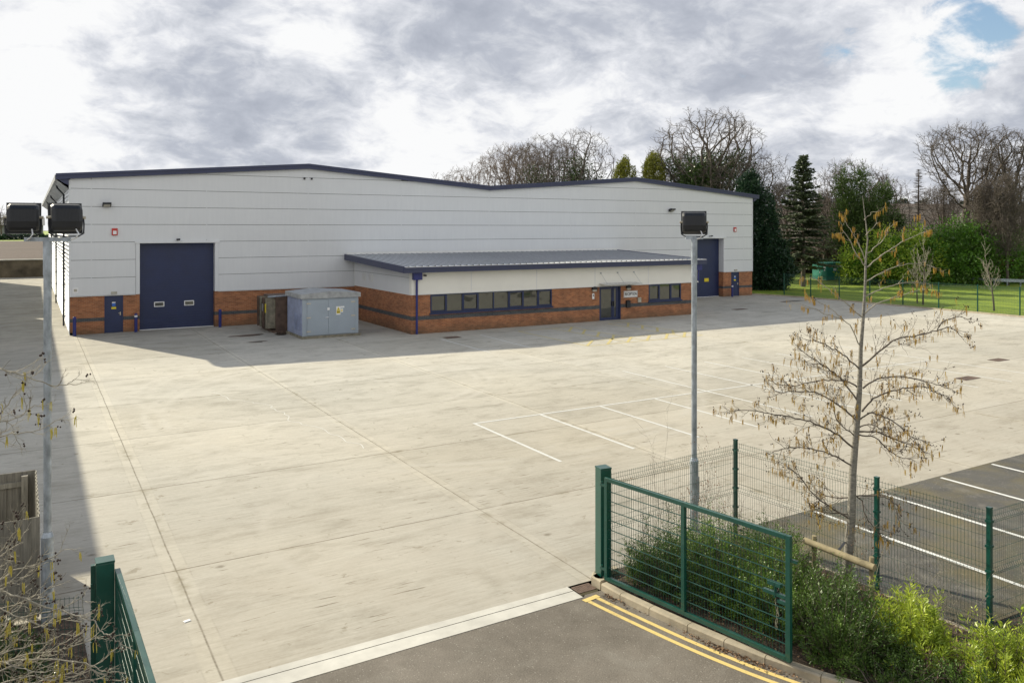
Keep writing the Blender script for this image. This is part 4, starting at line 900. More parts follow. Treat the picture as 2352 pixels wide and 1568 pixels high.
lp = [(57.45, -55 + .0)] ; lawnpts = [(57.5, -21.5 + 2.85 * k) for k in range(-3, 8)]
mesh_fence('lawn_fence', [(x, y) for x, y in lawnpts], 1.9, 'long green mesh fence with slim posts along the lawn edge', 'lawn fence', r=.0045, pitch=.10, nclip=0, post=.07)
# ---------------------------------------------------------------- gates
def gatepost(x, y, s, H, label, ang=0.):
    t = thing('gate_post', label, 'gate post', (x, y, 0), 'green gate posts')
    c, sn = math.cos(ang), math.sin(ang); ax, ay = (c, sn, 0), (-sn, c, 0)
    p = MB(); p.obox((x, y, H / 2 - .02), ax, ay, (0, 0, 1), s / 2, s / 2, H / 2); part('post', p, M['green'], t, .008)
    p = MB(); p.obox((x, y, H - .008), ax, ay, (0, 0, 1), s / 2 + .004, s / 2 + .004, .012); part('cap', p, M['green'], t)
    return t
def gateleaf(A, B, z0, z1, label, mid=.47, latch=True, hz=9):
    A, B = Vector((*A, 0)), Vector((*B, 0)); L = (B - A).length; d = (B - A) / L; nn = Vector((d.y, -d.x, 0)); zz = Vector((0, 0, 1)); w = .06
    t = thing('gate', label, 'gate', (A.x, A.y, 0))
    f = MB()
    def vpost(s, w_=w): p = A + d * s; f.obox(p + zz * (z0 + z1) / 2, d, nn, zz, w_ / 2, w / 2, (z1 - z0) / 2)
    vpost(w / 2); vpost(L - w / 2, .07); vpost(L * mid)
    for z in (z0 + w / 2, z1 - w / 2):
        for s0, s1 in ((w, L * mid - w / 2), (L * mid + w / 2, L - w - .01)): f.obox(A + d * (s0 + s1) / 2 + zz * z, d, nn, zz, (s1 - s0) / 2, w / 2, w / 2)
    part('frame', f, M['green'], t, .004)
    segs = []
    for s0, s1 in ((w, L * mid - w / 2), (L * mid + w / 2, L - w - .01)):
        n = round((s1 - s0) / .05)
        for i in range(1, n): p = A + d * (s0 + (s1 - s0) * i / n); segs.append((*(p + zz * (z0 + w)), *(p + zz * (z1 - w)), .0032, .0032))
        for i in range(1, hz + 1):
            z = z0 + w + (z1 - z0 - 2 * w) * i / (hz + 1)
            for o in (-.008, .008): segs.append((*(A + d * s0 + nn * o + zz * z), *(A + d * s1 + nn * o + zz * z), .0045, .0045))
    segmesh('infill_mesh', segs, M['green'], t, 4)
    for z in (z0 + .16, z1 - .14): hg = MB(); hg.obox(A - d * .05 + zz * z, d, nn, zz, .05, .02, .02); hg.tube([A - d * .08 + zz * (z - .05), A - d * .08 + zz * (z + .05)], .022, 8); part('hinge', hg, M['green'], t)
    if latch:
        l = MB(); zc = (z0 + z1) * .5 + .02; E = A + d * (L - .07)
        l.obox(E - d * .17 + nn * .0 + zz * (zc + .11), d, nn, zz, .10, .03, .025); l.obox(E - d * .17 + zz * (zc - .02), d, nn, zz, .17, .025, .022); l.obox(E - d * .16 + zz * (zc + .03), d, nn, zz, .008, .03, .10)
        l.obox(E - d * .06 + zz * (zc - .10), d, nn, zz, .06, .025, .022); part('latch', l, M['green'], t); l = MB(); l.obox(E + d * .12 + zz * (z1 - .32), d, nn, zz, .05, .02, .02); part('striker', l, M['green'], t)
        db = MB(); q = E - d * .02 - nn * .045; db.tube([q + zz * (z0 - .16), q + zz * (z0 + .55)], .012, 6); db.tube([q + zz * (z0 + .50), q + zz * (z0 + .52) - d * .09], .012, 6); db.obox(q + zz * (z0 + .3), d, nn, zz, .02, .02, .02); part('drop_bolt', db, M['green'], t)
        ch = MB(); P0 = E - d * .17 - nn * .05 + zz * (zc + .08)
        for k in range(14):
            c = P0 + zz * (-.045 * k) + d * .012 * math.sin(k * .9); u = (d if k % 2 else nn)
            pts = [c + u * (.015 * math.cos(a)) + zz * (.030 * math.sin(a)) for a in [i * math.pi / 4 for i in range(9)]]; ch.tube(pts, .006, 5, False)
        part('chain', ch, simple('chain_zinc', (.42, .38, .27), .45, .3, 40., metal=.4), t)
        pt = MB(); P1 = P0 - nn * .012; pt.tube([P1 + zz * .02, P1 - zz * .12 + d * .012, P1 - zz * .26], .021, 7); bo = part('chain_sleeve', pt, M['ink'], t)
        wl = MB()
        for k in range(6): wl.obox(P1 - zz * (.01 + .045 * k) - nn * .021, d, nn, zz, .013, .003, .014)
        part('sleeve_marking', wl, M['sign_white'], bo)
        pk = MB(); c = q + zz * (z0 + .46) - nn * .03; pk.obox(c, d, nn, zz, .026, .012, .028); pts = [c + zz * .026 + d * .018 * math.cos(a) + zz * .03 * math.sin(a) for a in [i * math.pi / 5 for i in range(6)]]; pk.tube(pts, .005, 5); part('padlock', pk, M['steel'], t)
    return t
gatepost(8.25, -40.20, .20, 1.92, 'thick green gate post at the right side of the entrance, beside the drain grate', R(-8))
gatepost(.77, -40.12, .20, 1.90, 'thick green gate post at the left side of the entrance', R(0))
gateleaf((8.14, -40.40), (8.70, -43.72), .14, 1.82, 'green mesh gate leaf with chain and padlock, standing open over the kerb', .475)
gateleaf((.90, -40.22), (.955, -43.75), .12, 1.80, 'green mesh gate leaf standing open at the lower left edge', .5, latch=False, hz=9)
fb = MB(); fb.box(.62, -40.10, -.02, .668, -40.04, 1.84); 
for z in (.4, .9, 1.3, 1.6): fb.box(.615, -40.13, z, .64, -40.10, z + .03)
part('fixing_bar', fb, M['green'], [o for o in col.objects if o.name.startswith('gate_post') and abs(o.location.x - .77) < .1 and o.type == 'EMPTY'][0])
# ---------------------------------------------------------------- timber bin store on the left
bs = thing('timber_enclosure', 'weathered vertical-board timber enclosure at the left edge of the yard', 'timber enclosure', (-.8, -36.9, 0))
def boards(a, b, H, mat, name):
    a, b = Vector((*a, 0)), Vector((*b, 0)); L = (b - a).length; d = (b - a) / L; nn = Vector((d.y, -d.x, 0)); mb = MB(); n = int(L / .11); rs = random.Random(3)
    for i in range(n):
        s = (i + .5) * L / n; hh = H + rs.uniform(-.006, .006); mb.obox(a + d * s + nn * (.008 if i % 2 else -.004) + Vector((0, 0, hh / 2 + .03)), d, nn, (0, 0, 1), L / n * .56, .008, hh / 2 - .03)
    return part(name, mb, mat, bs)
boards((-4, -36.9), (.10, -36.9), 1.55, M['wood_dk'], 'front_boards'); boards((.10, -36.86), (.07, -34.15), 1.55, M['wood'], 'side_boards'); boards((-4, -34.1), (.06, -34.1), 1.55, M['wood_dk'], 'back_boards')
w_ = MB()
for z in (.3, 1.30): w_.box(-4, -34.16, z, -.08, -34.12, z + .09); w_.box(-4, -36.86, z, .05, -36.83, z + .09)
part('rail', w_, M['wood'], bs); 
for x, y in ((-.10, -34.2), (-.0, -36.80), (-1.9, -34.2), (-1.9, -36.8)): p = MB(); p.box(x - .05, y - .05, 0, x + .05, y + .05, 1.50); part('post', p, M['wood'], bs)
# ---------------------------------------------------------------- tree support rail
tr_ = thing('tree_support_rail', 'round timber rail on two posts beside the alder trunk', 'tree support', (11.0, -42.7, 0))
A_, B_ = Vector((10.92, -42.12, .80)), Vector((10.98, -43.36, .78))
p = MB(); p.tube([A_, (A_ + B_) / 2, B_], [.052, .055, .056], 14); part('rail', p, M['log'], tr_)
for s in (.10, .92): q = A_.lerp(B_, s); p = MB(); p.tube([(q.x + .07, q.y, 0), (q.x + .07, q.y, .90)], .036, 12); part('post', p, M['log'], tr_)
tb = MB(); q = A_.lerp(B_, .5); tb.beam((q.x, q.y, .84), (11.3, -42.6, .86), .04, .005); part('strap', tb, M['black'], tr_)
# ---------------------------------------------------------------- plants: generators
class Grow:
    def __init__(s, seed): s.r = random.Random(seed); s.thick = []; s.thin = []; s.tips = []
    def perp(s, d, ang):
        r = Vector([s.r.gauss(0, 1) for _ in range(3)]); a = d.cross(r).normalized(); return (d * math.cos(ang) + a * math.sin(ang)).normalized()
    def limb(s, p, d, L, r, lev, P):
        n = max(2, P['n'][min(lev, len(P['n']) - 1)]); st = L / n; pts = [p.copy()]; rr = [r]; wob = P['wob'][min(lev, len(P['wob']) - 1)]; up = P['up'][min(lev, len(P['up']) - 1)]
        tr = P.get('taper', .45); r1 = r * tr
        kids = P['kids'][lev] if lev < len(P['kids']) else 0; ks = []
        for i in range(n):
            d = (d + Vector((s.r.gauss(0, wob), s.r.gauss(0, wob), s.r.gauss(0, wob) + up))).normalized(); p = p + d * st; pts.append(p.copy()); rr.append(r + (r1 - r) * (i + 1) / n)
            ks.append(d.copy())
        tgt = s.thick if lev <= P['tl'] else s.thin
        if lev <= P['tl']: tgt.append((pts, rr))
        else:
            for i in range(n): tgt.append((*pts[i], *pts[i + 1], rr[i], rr[i + 1]))
        f0 = P['start'][min(lev, len(P['start']) - 1)]
        if kids:
            for k in range(kids):
                f = f0 + (1 - f0) * (k + s.r.random()) / kids; i = min(n - 1, int(f * n)); q = pts[i].lerp(pts[i + 1], f * n - i)
                ang = R(s.r.uniform(*P['ang'][min(lev, len(P['ang']) - 1)])); nd = s.perp(ks[i], ang)
                if lev >= 1 and nd.z < P.get('minz', -.4): nd.z *= -.5; nd.normalize()
                LL = L * P['len'][min(lev, len(P['len']) - 1)] * s.r.uniform(.7, 1.15) * (1 - P.get('fall', .45) * (f - f0) / (1 - f0 + 1e-6)); rc = (r + (r1 - r) * f) * s.r.uniform(*P.get('rk', (.5, .68)))
                s.limb(q, nd, LL, max(rc, P['rmin']), lev + 1, P)
            if lev < len(P['kids']): s.limb(pts[-1], s.perp(ks[-1], R(12)), L * .45, max(r1 * .9, P['rmin']), lev + 1, P)
        else: s.tips.append((pts[-1], ks[-1]))
def fit_tree(G, base, H, W):
    b = Vector(base); zs = [p.z for pts, rr in G.thick for p in pts] + [s[5] for s in G.thin]; sz = H / (max(zs) - b.z)
    xy = sorted(math.hypot(s[3] - b.x, s[4] - b.y) for s in G.thin); sx = (W / 2) / xy[int(len(xy) * .985)] if W else sz
    f = lambda x, y, z: (b.x + (x - b.x) * sx, b.y + (y - b.y) * sx, b.z + (z - b.z) * sz)
    G.thick = [([Vector(f(*p)) for p in pts], rr) for pts, rr in G.thick]; G.thin = [(*f(*s[:3]), *f(*s[3:6]), s[6], s[7]) for s in G.thin]
    G.tips = [(Vector(f(*p)), d) for p, d in G.tips]
def put_tree(G, t, mt, mc, crown='crown', trunk='trunk', sides=8):
    mb = MB()
    for pts, rr in G.thick: mb.tube(pts, rr, sides if rr[0] > .05 else 5, False)
    part(trunk, mb, mt, t)
    if G.thin: segmesh(crown, G.thin, mc, t, 3)
BARE = dict(n=(7, 7, 6, 5, 3), wob=(.07, .15, .18, .22, .25), up=(.02, .035, .035, .03, .03), kids=(12, 9, 7, 6), start=(.28, .2, .15, .12), ang=((32, 70), (28, 58), (28, 60), (25, 55)), len=(.72, .50, .46, .42), tl=1, rk=(.40, .55), rmin=.019, taper=.32, minz=-.2)
def bare_tree(name, base, H, r, seed, label, P=None, group='bare winter trees behind the site', cat='bare tree', ivy=None, mc='bark_far', lean=(0, 0), trunkf=.62, W=None):
    P = dict(BARE, **(P or {})); t = thing(name, label, cat, base, group); G = Grow(seed); G.limb(Vector(base), Vector((lean[0], lean[1], 1)).normalized(), H * trunkf, r, 0, P)
    fit_tree(G, base, H, W); put_tree(G, t, M['bark'], M[mc])
    if ivy:
        rg = np.random.default_rng(seed); C = []; D = []; zmax, dens, rad = ivy
        for pts, rr in G.thick:
            for i in range(len(pts) - 1):
                a, b = pts[i], pts[i + 1]
                if a.z - base[2] > zmax: continue
                m = int((b - a).length * dens)
                for _ in range(m):
                    q = a.lerp(b, rg.random()); dv = Vector(rg.normal(size=3)); dv.normalize(); R_ = rad * (rg.random() ** .6) + rr[i]; C.append(q + dv * R_); D.append(dv + Vector((0, 0, .3)))
        if C: leafmesh('ivy', [tuple(c) for c in C], np.array([tuple(c) for c in D]), rg.uniform(.14, .34, len(C)), rg.uniform(.12, .26, len(C)), M['ivy'], t, rg)
    return t
def cloud(blobs, n, rg, shell=.45, lump=.18):
    """points and outward directions filling lumpy ellipsoids"""
    w = np.array([b[3] * b[4] * b[5] for b in blobs]) ** .67; w /= w.sum(); C = []; D = []
    for b, k in zip(blobs, rg.multinomial(n, w)):
        d = rg.normal(size=(k, 3)); d /= np.linalg.norm(d, axis=1, keepdims=True)
        ph = rg.uniform(0, 6.28, 6); l = 1 + lump * (np.sin(d[:, 0] * 5 + ph[0]) * np.sin(d[:, 1] * 5 + ph[1]) + np.sin(d[:, 2] * 7 + ph[2]) * np.cos(d[:, 0] * 6 + ph[3]) + .6 * np.sin(d[:, 1] * 12 + ph[4]) * np.sin(d[:, 2] * 11 + ph[5]))
        rr = (shell + (1 - shell) * rg.random(k) ** .5) * l; c = d * rr[:, None] * np.array(b[3:6]) + np.array(b[:3]); C.append(c); D.append(d)
    return np.concatenate(C), np.concatenate(D)
def leafy(parent, name, blobs, n, ln, wd, mat, seed, shell=.45, up=.25, jitter=.8, lump=.18, zmin=None, rosette=0):
    rg = np.random.default_rng(seed); C, D = cloud(blobs, n if not rosette else n // rosette, rg, shell, lump)
    if zmin is not None: k = C[:, 2] > zmin; C, D = C[k], D[k]
    if rosette:
        C = np.repeat(C, rosette, 0); D = np.repeat(D, rosette, 0)
    d = D + rg.normal(size=D.shape) * jitter + np.array([0, 0, up])
    return leafmesh(name, C, d, rg.uniform(ln * .65, ln * 1.25, len(C)), rg.uniform(wd * .7, wd * 1.2, len(C)), M[mat], parent, rg)
# ---------------------------------------------------------------- the alder in front and the branches at the left
def alder_branches(polys, t0, seed, trunkR, depth, r_a, r_b, tw_step=.078, tw_len=(.22, .58), org=None):
    """polys: surveyed branch lines [(px,py),...]; the depth of each branch bends away from or towards the camera"""
    rs = random.Random(seed); out = []; twigs = []; tips = []
    for pl in polys:
        k = rs.uniform(-1, 1) * depth; n = len(pl); P = []; run = 0
        x0 = pl[0][0]; ext = max(abs(q[0] - x0) for q in pl) + 1
        for i, (x, y) in enumerate(pl):
            f = abs(x - x0) / ext; P.append(at(x, y, t0(pl[0]) + k * (ext / 142) * f))
        Q = []
        for i in range(len(P) - 1):
            p0, p1, p2, p3 = P[max(i - 1, 0)], P[i], P[i + 1], P[min(i + 2, len(P) - 1)]
            for q in range(4):
                s = q / 4; Q.append(.5 * ((2 * p1) + (p2 - p0) * s + (2 * p0 - 5 * p1 + 4 * p2 - p3) * s * s + (3 * p1 - p0 - 3 * p2 + p3) * s ** 3) + Vector([rs.gauss(0, .006) for _ in range(3)]))
        Q.append(P[-1]); L = sum((b - a).length for a, b in zip(Q[:-1], Q[1:])); ra = r_a * (.6 + .4 * min(1.6, L / 1.4)); out.append((Q, [ra + (r_b - ra) * (i / (len(Q) - 1)) ** .8 for i in range(len(Q))]))
        acc = 0
        for i in range(len(Q) - 1):
            seg = (Q[i + 1] - Q[i]); acc += seg.length; frac = i / (len(Q) - 1)
            while acc > tw_step and frac > .12:
                acc -= tw_step * rs.uniform(.8, 1.3); twig(Q[i].lerp(Q[i + 1], rs.random()), seg.normalized(), rs.uniform(*tw_len) * (1.15 - .6 * frac), .0048, rs, twigs, tips, 0)
        twig(Q[-1], (Q[-1] - Q[-2]).normalized(), .2, .004, rs, twigs, tips, 0)
    return out, twigs, tips
def twig(p, d, L, r, rs, twigs, tips, lev):
    side = Vector([rs.gauss(0, 1) for _ in range(3)]); a = d.cross(side).normalized(); ang = R(rs.uniform(25, 60)); d = (d * math.cos(ang) + a * math.sin(ang)).normalized()
    n = 6 if lev == 0 else 4; st = L / n
    for i in range(n):
        z = .55 * (1 if i % 2 else -1); v = Vector([rs.gauss(0, .16) for _ in range(3)]); dd = (d + v + a * z * .25 + Vector((0, 0, .05))).normalized(); q = p + dd * st; r1 = r * .86
        twigs.append((*p, *q, r, r1)); p, r = q, r1; d = (d * .75 + dd * .25 + Vector((0, 0, .05))).normalized()
        if lev < 2 and rs.random() < (.64 if lev == 0 else .40): twig(p, d, L * rs.uniform(.3, .55), r * .8, rs, twigs, tips, lev + 1)
        elif rs.random() < .10: tips.append((p, d))
    tips.append((p, d))
def alder_fruit(t, tips, seed, mat, catk=.5, cones=.35, segs=True, size=1.):
    rs = random.Random(seed); ck = []; cn = MB()
    for p, d in tips:
        if rs.random() < catk:
            for _ in range(rs.randint(2, 5)):
                q = p + Vector([rs.gauss(0, .007) for _ in range(3)]); n = 3; L = rs.uniform(.055, .10) * size / n; dd = Vector((rs.gauss(0, .35), rs.gauss(0, .35), .1)).normalized(); r = .0023 * size; q0 = q
                for k in range(n + 1):
                    dd = (dd * (.35 if k == 0 else .5) + Vector((rs.gauss(0, .06), rs.gauss(0, .06), -1))).normalized(); q1 = q0 + dd * (L * (.35 if k == 0 else 1)); ck.append((*q0, *q1, r * (.5 if k == 0 else 1.35), r * (1.35 if k < n else .7))); q0 = q1
        if rs.random() < cones:
            for _ in range(rs.randint(1, 3)):
                c = p + Vector([rs.gauss(0, .014) for _ in range(3)]); s = rs.uniform(.008, .0125) * size
                cn.add([c + Vector((0, 0, s * 1.2)), c - Vector((0, 0, s * 1.2)), c + Vector((s, 0, 0)), c + Vector((0, s, 0)), c - Vector((s, 0, 0)), c - Vector((0, s, 0))], [(0, 2, 3), (0, 3, 4), (0, 4, 5), (0, 5, 2), (1, 3, 2), (1, 4, 3), (1, 5, 4), (1, 2, 5)], True)
    o = segmesh('catkins', ck, mat, t, 4); o['kind'] = 'stuff'
    if cn.v: o = part('cones', cn, M['cone'], t); o['kind'] = 'stuff'
def A2(pts): return [(1659.6 + x * .2964, 796.6 + y * .2964) for x, y in pts]
def A1(pts): return [(1526.8 + x * .3811, 663.8 + y * .3811) for x, y in pts]
def AU(pts): return [(1759.2 + x * .25398, 398.3 + y * .25398) for x, y in pts]
alder = thing('alder_tree', 'young leafless alder with catkins and cones growing in the right planting bed', 'alder tree', (11.32, -42.59, 0))
tk = [(1942, 1372), (1946, 1300), (1955, 1200), (1959, 1080), (1966, 1000), (1974, 900), (1977, 800), (1982, 740), (1987, 660), (1988, 609), (1990, 581), (1993, 551), (1989, 513), (1985, 482), (1981, 449)]
tr_r = [.086, .078, .067, .058, .050, .041, .032, .026, .020, .016, .013, .011, .009, .006, .003]
mb = MB(); tp = [at(x, y, 13.1) + Vector((0, 0, 0)) for x, y in tk]; tp[0].z = -.05; mb.tube(tp, tr_r, 14); part('trunk', mb, M['bark_pale'], alder)
main = [A2(p) for p in [[(1030, 795), (900, 690), (780, 620), (640, 570), (480, 535), (330, 510), (200, 490), (60, 500)], [(1015, 930), (880, 850), (760, 805), (620, 780), (500, 780), (385, 815)],
    [(1050, 580), (950, 490), (850, 420), (720, 350), (560, 345), (440, 350), (385, 310)], [(1060, 440), (960, 300), (880, 215), (780, 145), (660, 60), (560, -20)], [(1070, 325), (970, 270), (850, 255), (720, 265), (560, 300), (400, 280), (390, 215)],
    [(1070, 180), (960, 80), (850, 10), (740, -40), (640, -60)], [(1080, 500), (1150, 420), (1250, 360), (1400, 320), (1560, 310), (1650, 350), (1760, 390)], [(1085, 320), (1200, 250), (1350, 230), (1500, 250), (1650, 290), (1770, 325)],
    [(1070, 560), (1160, 510), (1290, 560), (1380, 620), (1450, 690), (1610, 740)], [(1060, 680), (1180, 700), (1290, 800), (1370, 850), (1470, 870)], [(1065, 655), (1200, 660), (1350, 720), (1480, 770), (1590, 820)],
    [(975, 1325), (820, 1230), (700, 1140), (600, 1000), (500, 935)], [(1020, 1150), (1080, 1190), (1110, 1310), (1190, 1420), (1250, 1450)], [(990, 1290), (880, 1290), (740, 1270)], [(1010, 1160), (1130, 1150), (1250, 1160), (1330, 1230), (1380, 1400)], [(1015, 1165), (900, 1170), (780, 1160), (690, 1270)], [(1040, 700), (960, 640), (880, 560), (860, 470)], [(1060, 620), (1150, 600), (1230, 640), (1320, 640)]]]
main += [A1([(1190, 465), (1290, 380), (1400, 300), (1520, 280), (1640, 250), (1720, 230), (1790, 290)]), A1([(1640, 250), (1690, 190), (1790, 165)])]
upper = [AU(p) for p in [[(895, 780), (820, 600), (760, 510), (720, 440)], [(895, 840), (800, 700), (750, 590), (680, 500)], [(910, 725), (1000, 660), (1080, 570), (1110, 500)], [(905, 850), (1050, 740), (1180, 650), (1330, 570), (1430, 530), (1430, 480)],
    [(905, 985), (1000, 920), (1150, 855), (1330, 815), (1500, 840)], [(900, 1110), (1030, 1050), (1150, 1010), (1310, 985), (1480, 1000)], [(885, 1270), (1000, 1180), (1150, 1130), (1300, 1080), (1430, 1050)], [(875, 1300), (720, 1170), (620, 1090), (520, 1010), (430, 940)],
    [(850, 1560), (760, 1380), (650, 1280), (560, 1200), (430, 1140)], [(700, 1310), (560, 1280), (450, 1230), (300, 1180)], [(900, 560), (960, 500), (1000, 440)], [(885, 420), (930, 380), (960, 350)]]]
br, tw, tips = alder_branches(main, lambda q: 13.1, 11, None, .55, .0150, .0050)
mb = MB()
for p, r in br: mb.tube(p, r, 6, False)
part('branch', mb, M['twig'], alder); segmesh('twigs', tw, M['twig'], alder, 3)
br, tw2, tips2 = alder_branches(upper, lambda q: 13.1, 12, None, .5, .012, .0042, .24, (.10, .26))
mb = MB()
for p, r in br: mb.tube(p, r, 6, False)
part('upper_branch', mb, M['twig_pale'], alder); segmesh('upper_twigs', tw2, M['twig_pale'], alder, 3)
alder_fruit(alder, tips, 5, M['catkin'], .17, .17); alder_fruit(alder, tips2, 6, M['catkin'], .40, .10, size=.9)
def LA(pts, s, ox, oy): return [(ox + x * s, oy + y * s) for x, y in pts]
left = thing('alder_tree', 'leafless catkin tree whose lichened branches reach in at the lower left corner', 'alder tree', (-2.6, -43.4, 0))
tx = at(-420, 1700, 8.6); lt = [Vector((-2.6, -43.4, -.05)), Vector((-2.62, -43.35, 1.2)), Vector((-2.55, -43.3, 2.6)), Vector((-2.6, -43.3, 4.0)), Vector((-2.55, -43.25, 5.6))]
mb = MB(); mb.tube(lt, [.09, .075, .06, .045, .02], 12); part('trunk', mb, M['bark_pale'], left)
lp_ = [LA(p, .2168, 0, 1228) for p in [[(-200, 520), (0, 600), (250, 670), (560, 790), (860, 860), (1000, 920), (1080, 1030), (1180, 1070), (1280, 1150)], [(-300, 1360), (0, 1335), (350, 1320), (700, 1330), (950, 1370), (1100, 1440), (1330, 1470)], [(-200, 720), (0, 780), (200, 860), (450, 970)],
    [(-300, 1350), (0, 1360), (150, 1380), (400, 1450), (550, 1430)], [(-200, 560), (0, 480), (200, 350), (350, 330), (560, 230), (680, 150)], [(-200, 700), (0, 540), (180, 480), (350, 400)], [(-100, 300), (0, 240), (90, 130), (170, 0)], [(-200, 1250), (0, 1050), (150, 900), (330, 850), (600, 800), (900, 630)],
    [(-200, 1500), (200, 1380), (400, 1300), (700, 1120), (950, 1000)], [(-100, 1600), (300, 1560), (650, 1480), (900, 1440), (1240, 1200)], [(-200, 1150), (0, 1080), (200, 1010), (450, 960), (720, 880)]]]
lp_ += [LA(p, .254, 0, 730) for p in [[(-250, 400), (0, 460), (250, 540), (480, 610), (600, 600), (680, 555)], [(-250, 1130), (0, 1070), (200, 1035), (370, 1010), (530, 920)], [(-200, 980), (0, 940), (150, 900), (290, 800), (370, 800)], [(-200, 960), (0, 860), (130, 700), (240, 570)], [(-200, 1160), (-20, 1070), (60, 1000)]]]
conn = []
lp_ += [LA(p, .2168, 0, 1228) for p in [[(-220, 900), (0, 900), (150, 760), (380, 640), (560, 530), (620, 470)], [(-220, 1350), (60, 1240), (260, 1180), (480, 1130), (660, 1050)], [(-150, 1620), (150, 1520), (330, 1500), (560, 1530), (800, 1500), (980, 1420)], [(-200, 700), (-50, 300), (60, 100), (200, -60)], [(-200, 1650), (300, 1600), (700, 1560), (1050, 1530), (1400, 1540)], [(-200, 1450), (250, 1270), (600, 1230), (1000, 1100), (1250, 1060)]]]
br, tw, tips = alder_branches(lp_, lambda q: 8.3, 21, None, .25, .010, .0035, .10, (.12, .40))
mb = MB()
for p, r in br:
    # each branch runs back to the trunk outside the picture
    z = max(.8, min(5.3, p[0].z - .5)); k = min(3, int(z / 1.4)); root = lt[k].lerp(lt[k + 1], (z - lt[k].z) / (lt[k + 1].z - lt[k].z)); mb.tube([root, root.lerp(p[0], .5) + Vector((0, 0, .06))] + p, [.02, .016] + r, 6, False)
part('branch', mb, M['twig_pale'], left); segmesh('twigs', tw, M['twig_pale'], left, 3)
alder_fruit(left, tips, 9, M['catkin_y'], .028, .06, size=1.15)
# ---------------------------------------------------------------- shrubs in the planting beds
def shrub(loc, label, blobs, n, ln, wd, mat, seed, group='evergreen shrubs in the planting bed', ros=5, stems=14, cat='shrub', up=.35, extra=None):
    t = thing('shrub', label, cat, loc, group); rg = np.random.default_rng(seed); ns = max(40, n // 62); SC_, SD_ = cloud(blobs, ns, rg, .55, .3); C = []; D = []; LW = []; sg2 = []
    for c, dd in zip(SC_, SD_):
        e = Vector(c); e.z = max(e.z, .12); o = Vector((loc[0] * .55 + e.x * .45, loc[1] * .55 + e.y * .45, .02)); tip = e + Vector(dd) * rg.uniform(-.02, .16) * (2.2 if rg.random() < .08 else 1) + Vector((0, 0, rg.uniform(-.02, .10))); mid = o.lerp(tip, .5) + Vector(rg.normal(size=3)) * .05
        sg2 += [(*o, *mid, .006, .0045), (*mid, *tip, .0045, .0018)]; ax = (tip - mid); L_ = ax.length; ax.normalize(); m = int(rg.integers(38, 86)); size = rg.uniform(.75, 1.25)
        for k in range(m):
            f = rg.uniform(.05, 1.04); q = mid + ax * L_ * f; v = Vector(rg.normal(size=3)); v = (v - ax * v.dot(ax)).normalized() + ax * .75 + Vector((0, 0, up * .5)); C.append(tuple(q + v * rg.uniform(0, .05))); D.append(tuple(v)); LW.append(size)
    LW = np.array(LW); leafmesh('foliage', C, np.array(D), ln * LW * rg.uniform(.7, 1.25, len(C)), wd * LW * rg.uniform(.8, 1.2, len(C)), M[mat], t, rg); segmesh('shoots', sg2, M['twig'], t, 3)
    if extra: leafy(t, 'inner_foliage', blobs, extra[0], ln, wd, extra[1], seed + 1, shell=.2, up=up, zmin=.06, rosette=ros)
    rs = random.Random(seed); sg = []
    for _ in range(stems):
        b = rs.choice(blobs); e = Vector((b[0] + rs.uniform(-1, 1) * b[3] * .9, b[1] + rs.uniform(-1, 1) * b[4] * .9, b[2] + rs.uniform(0, 1.05) * b[5])); s0 = Vector((loc[0] + rs.uniform(-.25, .25), loc[1] + rs.uniform(-.25, .25), .02)); m = s0.lerp(e, .5) + Vector((0, 0, .08)); sg += [(*s0, *m, .010, .007), (*m, *e, .007, .003)]
    segmesh('stem', sg, M['twig'], t, 4); return t
shrub((8.95, -40.85, 0), 'dark green shrub behind the gate beside the gate post', [(8.95, -40.8, .40, .42, .45, .42), (9.3, -41.1, .55, .40, .45, .45), (8.8, -41.5, .3, .25, .4, .3)], 21000, .035, .013, 'bush_dk', 31)
shrub((9.45, -41.7, 0), 'broad dark green shrub behind the middle bar of the gate', [(9.4, -41.6, .55, .5, .5, .55), (9.9, -41.2, .6, .5, .45, .5), (9.1, -42.2, .35, .35, .45, .35)], 26000, .036, .013, 'bush_mid', 32)
shrub((9.6, -42.7, 0), 'dark green shrub behind the chained end of the gate', [(9.6, -42.6, .45, .5, .5, .5), (9.25, -43.0, .35, .4, .35, .38), (10.1, -42.3, .5, .4, .4, .45)], 24000, .036, .013, 'bush_mid', 33)
shrub((9.55, -43.75, 0), 'large dark green shrub just right of the open gate', [(9.55, -43.6, .48, .38, .5, .5), (9.7, -44.2, .32, .42, .4, .38), (10.15, -43.4, .5, .35, .35, .42), (9.3, -44.0, .25, .28, .3, .3)], 30000, .042, .014, 'bush_dk', 34)
shrub((10.35, -44.4, 0), 'bright yellow-green shrub in front of the timber rail', [(10.35, -44.35, .38, .38, .40, .40), (10.15, -44.75, .25, .3, .28, .28)], 22000, .066, .015, 'bush_lt', 35, ros=7)
shrub((10.55, -45.55, 0), 'bright yellow-green shrub in the lower right corner', [(10.5, -45.45, .36, .42, .42, .38), (10.9, -45.75, .30, .40, .35, .34), (10.25, -45.9, .22, .3, .3, .26)], 24000, .066, .015, 'bush_lt', 36, ros=7)
shrub((10.0, -45.1, 0), 'purple-tinged low shrub between the two bright shrubs', [(10.0, -45.15, .16, .42, .35, .20), (10.1, -44.95, .12, .3, .2, .18)], 9000, .028, .010, 'heather', 37, cat='low shrub')
shrub((9.9, -45.6, 0), 'low dark green shrub along the kerb at the bottom edge', [(9.85, -45.35, .20, .3, .35, .26), (10.2, -46.1, .22, .35, .5, .28), (9.9, -44.6, .15, .3, .3, .22)], 16000, .036, .013, 'bush_dk', 38)
